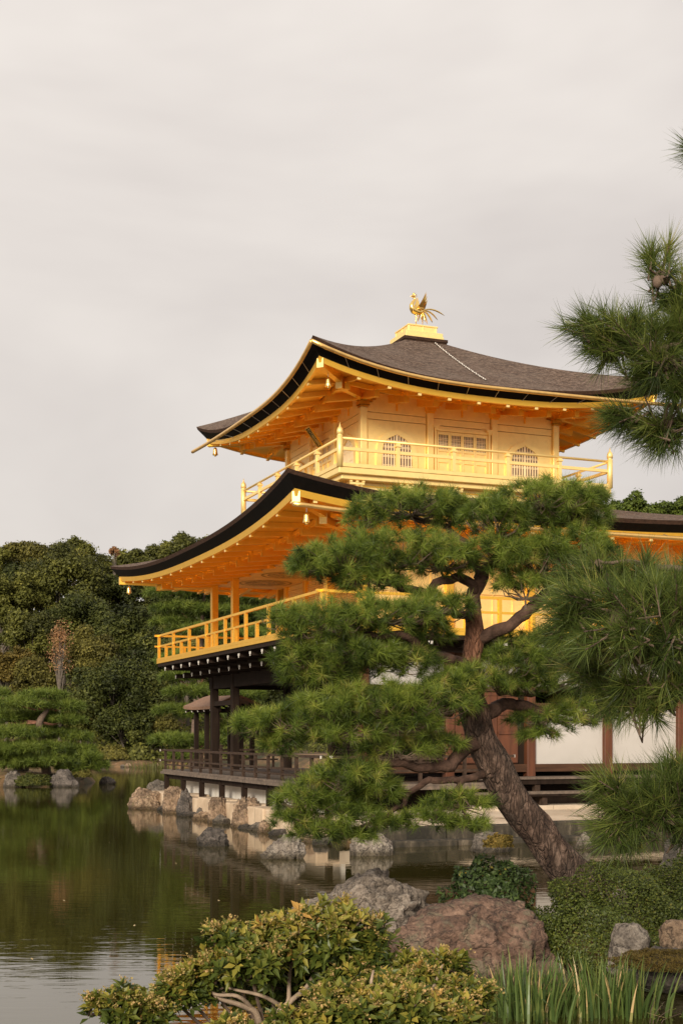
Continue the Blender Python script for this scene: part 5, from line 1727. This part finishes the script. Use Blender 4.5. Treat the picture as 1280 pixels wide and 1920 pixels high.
def blades(name, c, spread, n, hgt_, wid, mat, label, seed, cat='plant', lean=.35):
    rg = np.random.default_rng(seed)
    root = empty(name, c, 0, label, cat)
    V, T = [], []
    for k in range(n):
        b = np.array([rg.normal(0, spread[0]), rg.normal(0, spread[1]), -.05])
        h = hgt_ * rg.uniform(.55, 1.08); t = rg.uniform(0, 2 * np.pi)
        out = np.array([math.cos(t), math.sin(t), 0]) * rg.uniform(0, lean) + np.array([b[0] / max(spread[0], .01) * .10, 0, 0])
        side = np.array([math.cos(t + 1.57 + rg.normal(0, .5)), math.sin(t + 1.57), 0])
        bent = rg.uniform() < .10
        tint = min(.9, max(0, rg.normal(.5, .2))) if rg.uniform() > .09 else rg.uniform(.94, 1)
        prev = None
        for i in range(9):
            s = i / 8
            p = b + np.array([0, 0, h * s]) + out * h * s ** 2.2
            if bent and s > .6:
                p = p + out * h * (s - .6) * 1.5; p[2] -= h * (s - .6) * 1.3
            w_ = wid * (1 - s ** 3) * (.7 + .3 * min(1, s * 4))
            cur = (p - side * w_ / 2, p + side * w_ / 2)
            if prev is not None:
                V.append([prev[0], prev[1], cur[1], cur[0]]); T.append(tint + rg.normal(0, .03) - .15 * (1 - s))
            prev = cur
    np_mesh('leaves', np.array(V), 4, mat, root, np.array(T))
    return root


blades('iris_clump', P(985, 1925, 10.7) * 1.0, (.18, .14), 290, .62, .02, 'iris blades', 'clump of tall green iris leaves in front of the red boulder', 21)
blades('iris_clump', P(1135, 1925, 10.8), (.21, .14), 320, .62, .02, 'iris blades', 'clump of iris leaves with dry tips, right of the other clump', 22)
blades('reed_clump', P(290, 1447, 89), (.7, .5), 260, .75, .05, 'grass', 'bright green reeds at the far shore beside the deck corner', 23, lean=.3)


def leafy_shrub(c, mounds, label, seed, bran):
    """whorled broad leaves on the outside of several domes, with bud sprays and bare forked branches below"""
    rg = np.random.default_rng(seed)
    root = empty('leafy_shrub', c, 0, label, 'shrub')
    L0 = np.array(root.location)
    V, T, BV, BT, SV, ST = [], [], [], [], [], []
    g = MB()
    for (u, v, ru, rv, Y, n) in mounds:
        s = Y / F; n = int(n * 1.5)
        d = norm(rg.normal(size=(n, 3)) + np.array([0, -.2, .4]))
        rr = rg.uniform(.35, 1.0, n) ** .6
        ctr = np.array(P(u, v + 14, Y)) - L0
        rr = rr * (1 + .16 * np.sin(d[:, 0] * 6 + u) * np.cos(d[:, 1] * 5 + v) + .14 * np.sin(d[:, 0] * 13 + d[:, 2] * 9 + u))
        pts = ctr + d * rr[:, None] * np.array([ru * s, ru * s * .8, rv * s])
        ax = norm(d * .7 + np.array([0, -.1, .75]) + rg.normal(0, .25, (n, 3)))
        clump = np.clip(.40 + .24 * d[:, 2] + rg.normal(0, .17, n), .02, .95)  # whorls low in a dome tinted darker, painted-in shade
        for i in range(n):
            k = rg.integers(7, 11); a0 = rg.uniform(0, 6.28)
            e1 = np.cross(ax[i], [.3, .1, .9]); e1 /= np.linalg.norm(e1); e2 = np.cross(ax[i], e1)
            for j in range(k):
                t = a0 + j * 2.4
                ph_ = .5 + .85 * j / k + rg.normal(0, .12)
                o_ = e1 * math.cos(t) + e2 * math.sin(t)
                dr = ax[i] * math.cos(ph_) + o_ * math.sin(ph_)
                sd_ = np.cross(dr, ax[i]); sd_ /= max(np.linalg.norm(sd_), 1e-6)
                ln = .056 * rg.uniform(.65, 1.25); wd = ln * .21
                b0 = pts[i] - ax[i] * .012 * j / k * 2 + dr * .006
                dn = -ax[i] * .35 + np.array([0, 0, -.25])
                m1 = b0 + dr * ln * .45 + dn * ln * .05; tp = b0 + dr * ln + dn * ln * .32
                fold = np.cross(sd_, dr) * wd * .35
                V += [[b0, m1 + sd_ * wd + fold, tp, m1], [b0, m1, tp, m1 - sd_ * wd + fold]]
                tt = clump[i] + rg.normal(0, .11); T += [tt, tt - .03]
            if d[i, 2] > .25 and rg.uniform() < .5:
                for q in range(rg.integers(2, 5)):
                    bd = ax[i] + rg.normal(0, .45, 3); bd /= np.linalg.norm(bd)
                    for z in range(9):
                        p = pts[i] + bd * (.012 + .0075 * z) + rg.normal(0, .003, 3) + np.array([0, 0, -.0006 * z * z * .5])
                        BV.append(p); BT.append(rg.uniform(0, 1))
        idx = list(range(0, n, 5))
        hub = Vector(ctr) + Vector((0, .02, -rv * s * .65))
        g.tube([(0, 0, 0), hub * .6 + Vector((0, 0, -.05)), hub], [.012, .009, .007], 5, cap=False)
        for i in idx:
            p = Vector(pts[i]); m_ = hub.lerp(p, .55) + Vector((random.uniform(-.03, .03), 0, -.02))
            g.tube([hub, m_, p], [.007, .005, .003], 5, cap=False)
    np_mesh('leaves', np.array(V), 4, 'shrub leaves', root, np.array(T))
    BV = np.array(BV)
    np_mesh('flower_buds', leaf_quads(BV, rand_unit(len(BV)), rng.uniform(.004, .0075, len(BV)), .7, .3), 4, 'flower buds', root, np.array(BT))
    g.build('twigs', 'twig bark', root)
    for pts, rr in bran:
        g = MB(); limb(g, [P(*p) - root.location for p in pts], rr, 8, .2, jit=.012); g.build('branch', 'pale branch', root, smooth=True)
    return root


leafy_shrub(P(530, 2010, 6.0), [(610, 1745, 90, 62, 6.0, 150), (690, 1770, 42, 70, 6.0, 65), (545, 1760, 75, 55, 5.95, 90), (420, 1745, 45, 22, 5.9, 34), (470, 1790, 80, 40, 5.85, 75), (400, 1815, 55, 40, 5.85, 55), (350, 1835, 45, 35, 5.8, 44), (650, 1820, 60, 40, 5.9, 50), (240, 1880, 62, 38, 5.7, 66), (560, 1830, 60, 35, 6.1, 40), (180, 1875, 18, 22, 5.7, 8), (520, 1790, 110, 60, 6.2, 90), (640, 1770, 110, 70, 6.2, 90), (460, 1850, 90, 40, 6.1, 36), (330, 1850, 45, 30, 5.8, 30), (500, 1735, 36, 24, 6.0, 22), (690, 1840, 60, 50, 6.1, 40), (290, 1890, 40, 24, 5.7, 20)],
            'yellow green leafy shrub with pale buds and bare forked branches at the bottom', 31,
            [([(500, 2010, 6.0), (515, 1910, 5.95), (540, 1880, 5.9), (575, 1850, 5.95), (600, 1800, 6.0)], [.022, .017, .013, .01, .006]),
             ([(500, 2010, 6.0), (485, 1910, 5.9), (455, 1888, 5.85), (410, 1872, 5.82), (385, 1850, 5.8)], [.022, .015, .012, .009, .005]),
             ([(480, 1900, 5.9), (440, 1868, 5.8), (400, 1862, 5.8), (370, 1840, 5.8)], [.011, .009, .007, .004]),
             ([(530, 1890, 5.92), (500, 1872, 5.85), (450, 1860, 5.8), (425, 1850, 5.8)], [.012, .009, .007, .004]),
             ([(540, 1880, 5.9), (545, 1820, 5.95), (560, 1780, 6.0)], [.012, .009, .006])])
leafy_shrub(P(720, 2010, 5.6), [(640, 1890, 85, 50, 5.5, 95), (760, 1880, 90, 45, 5.5, 95), (850, 1900, 60, 40, 5.5, 60), (830, 1800, 50, 24, 5.9, 30), (800, 1830, 60, 28, 5.8, 36), (560, 1915, 50, 30, 5.4, 34), (720, 1840, 40, 26, 5.7, 20), (430, 1925, 45, 25, 5.4, 24), (700, 1900, 90, 40, 5.7, 60), (880, 1860, 50, 35, 5.7, 40), (770, 1800, 40, 22, 6.0, 26), (860, 1815, 34, 18, 6.0, 18)],
            'lower yellow green shrub spreading along the bottom right of the other', 32,
            [([(720, 2010, 5.6), (700, 1920, 5.55), (690, 1870, 5.55), (700, 1820, 5.6)], [.016, .012, .009, .005]),
             ([(760, 2000, 5.6), (790, 1900, 5.6), (810, 1850, 5.7), (830, 1810, 5.8)], [.014, .010, .008, .004])])
# thin sprig at the right corner
rg = np.random.default_rng(5)
o = empty('sprig_plant', P(1215, 1935, 10.4), 0, 'thin sparse sprig with small leaves at the bottom right corner', 'plant')
g = MB(); V = []
for k in range(4):
    top = Vector((.06 + .07 * k, .02 * k, .28 - .05 * k)); g.tube([(0, 0, -.1), top * .5 + Vector((-.01, 0, .02)), top], [.004, .003, .0015], 4, cap=False)
    for j in range(14): V.append(top * (.25 + .75 * j / 13) + Vector(rg.normal(0, .014, 3)))
V = np.array([tuple(v) for v in V])
g.build('stem', 'twig bark', o); np_mesh('leaves', leaf_quads(V, rand_unit(len(V)), np.full(len(V), .013), .5), 4, 'azalea leaves', o, rg.uniform(.3, .9, len(V)))

rg = np.random.default_rng(77)
for k, (u, v) in enumerate(((472, 1645), (505, 1556), (252, 1737), (60, 1800), (410, 1690), (330, 1620), (205, 1580), (560, 1660), (120, 1690), (90, 1560), (380, 1750), (250, 1850))):
    Y = F * H / (v - VH)
    g = MB(); t = rg.uniform(0, 6.28); a_ = Vector((math.cos(t), math.sin(t), 0)) * .032; b_ = Vector((-math.sin(t), math.cos(t), 0)) * .014
    g.add([-a_, b_ + Vector((0, 0, .004)), a_ + Vector((0, 0, .010)), -b_ + Vector((0, 0, .004))], [(0, 1, 2, 3)])
    o = g.build('floating_leaf', 'fallen leaf', loc=P(u, v, Y) + Vector((0, 0, .004)))
    tag(o, 'small pale fallen leaf floating on the open pond', 'leaf', 'fallen leaves floating on the pond')
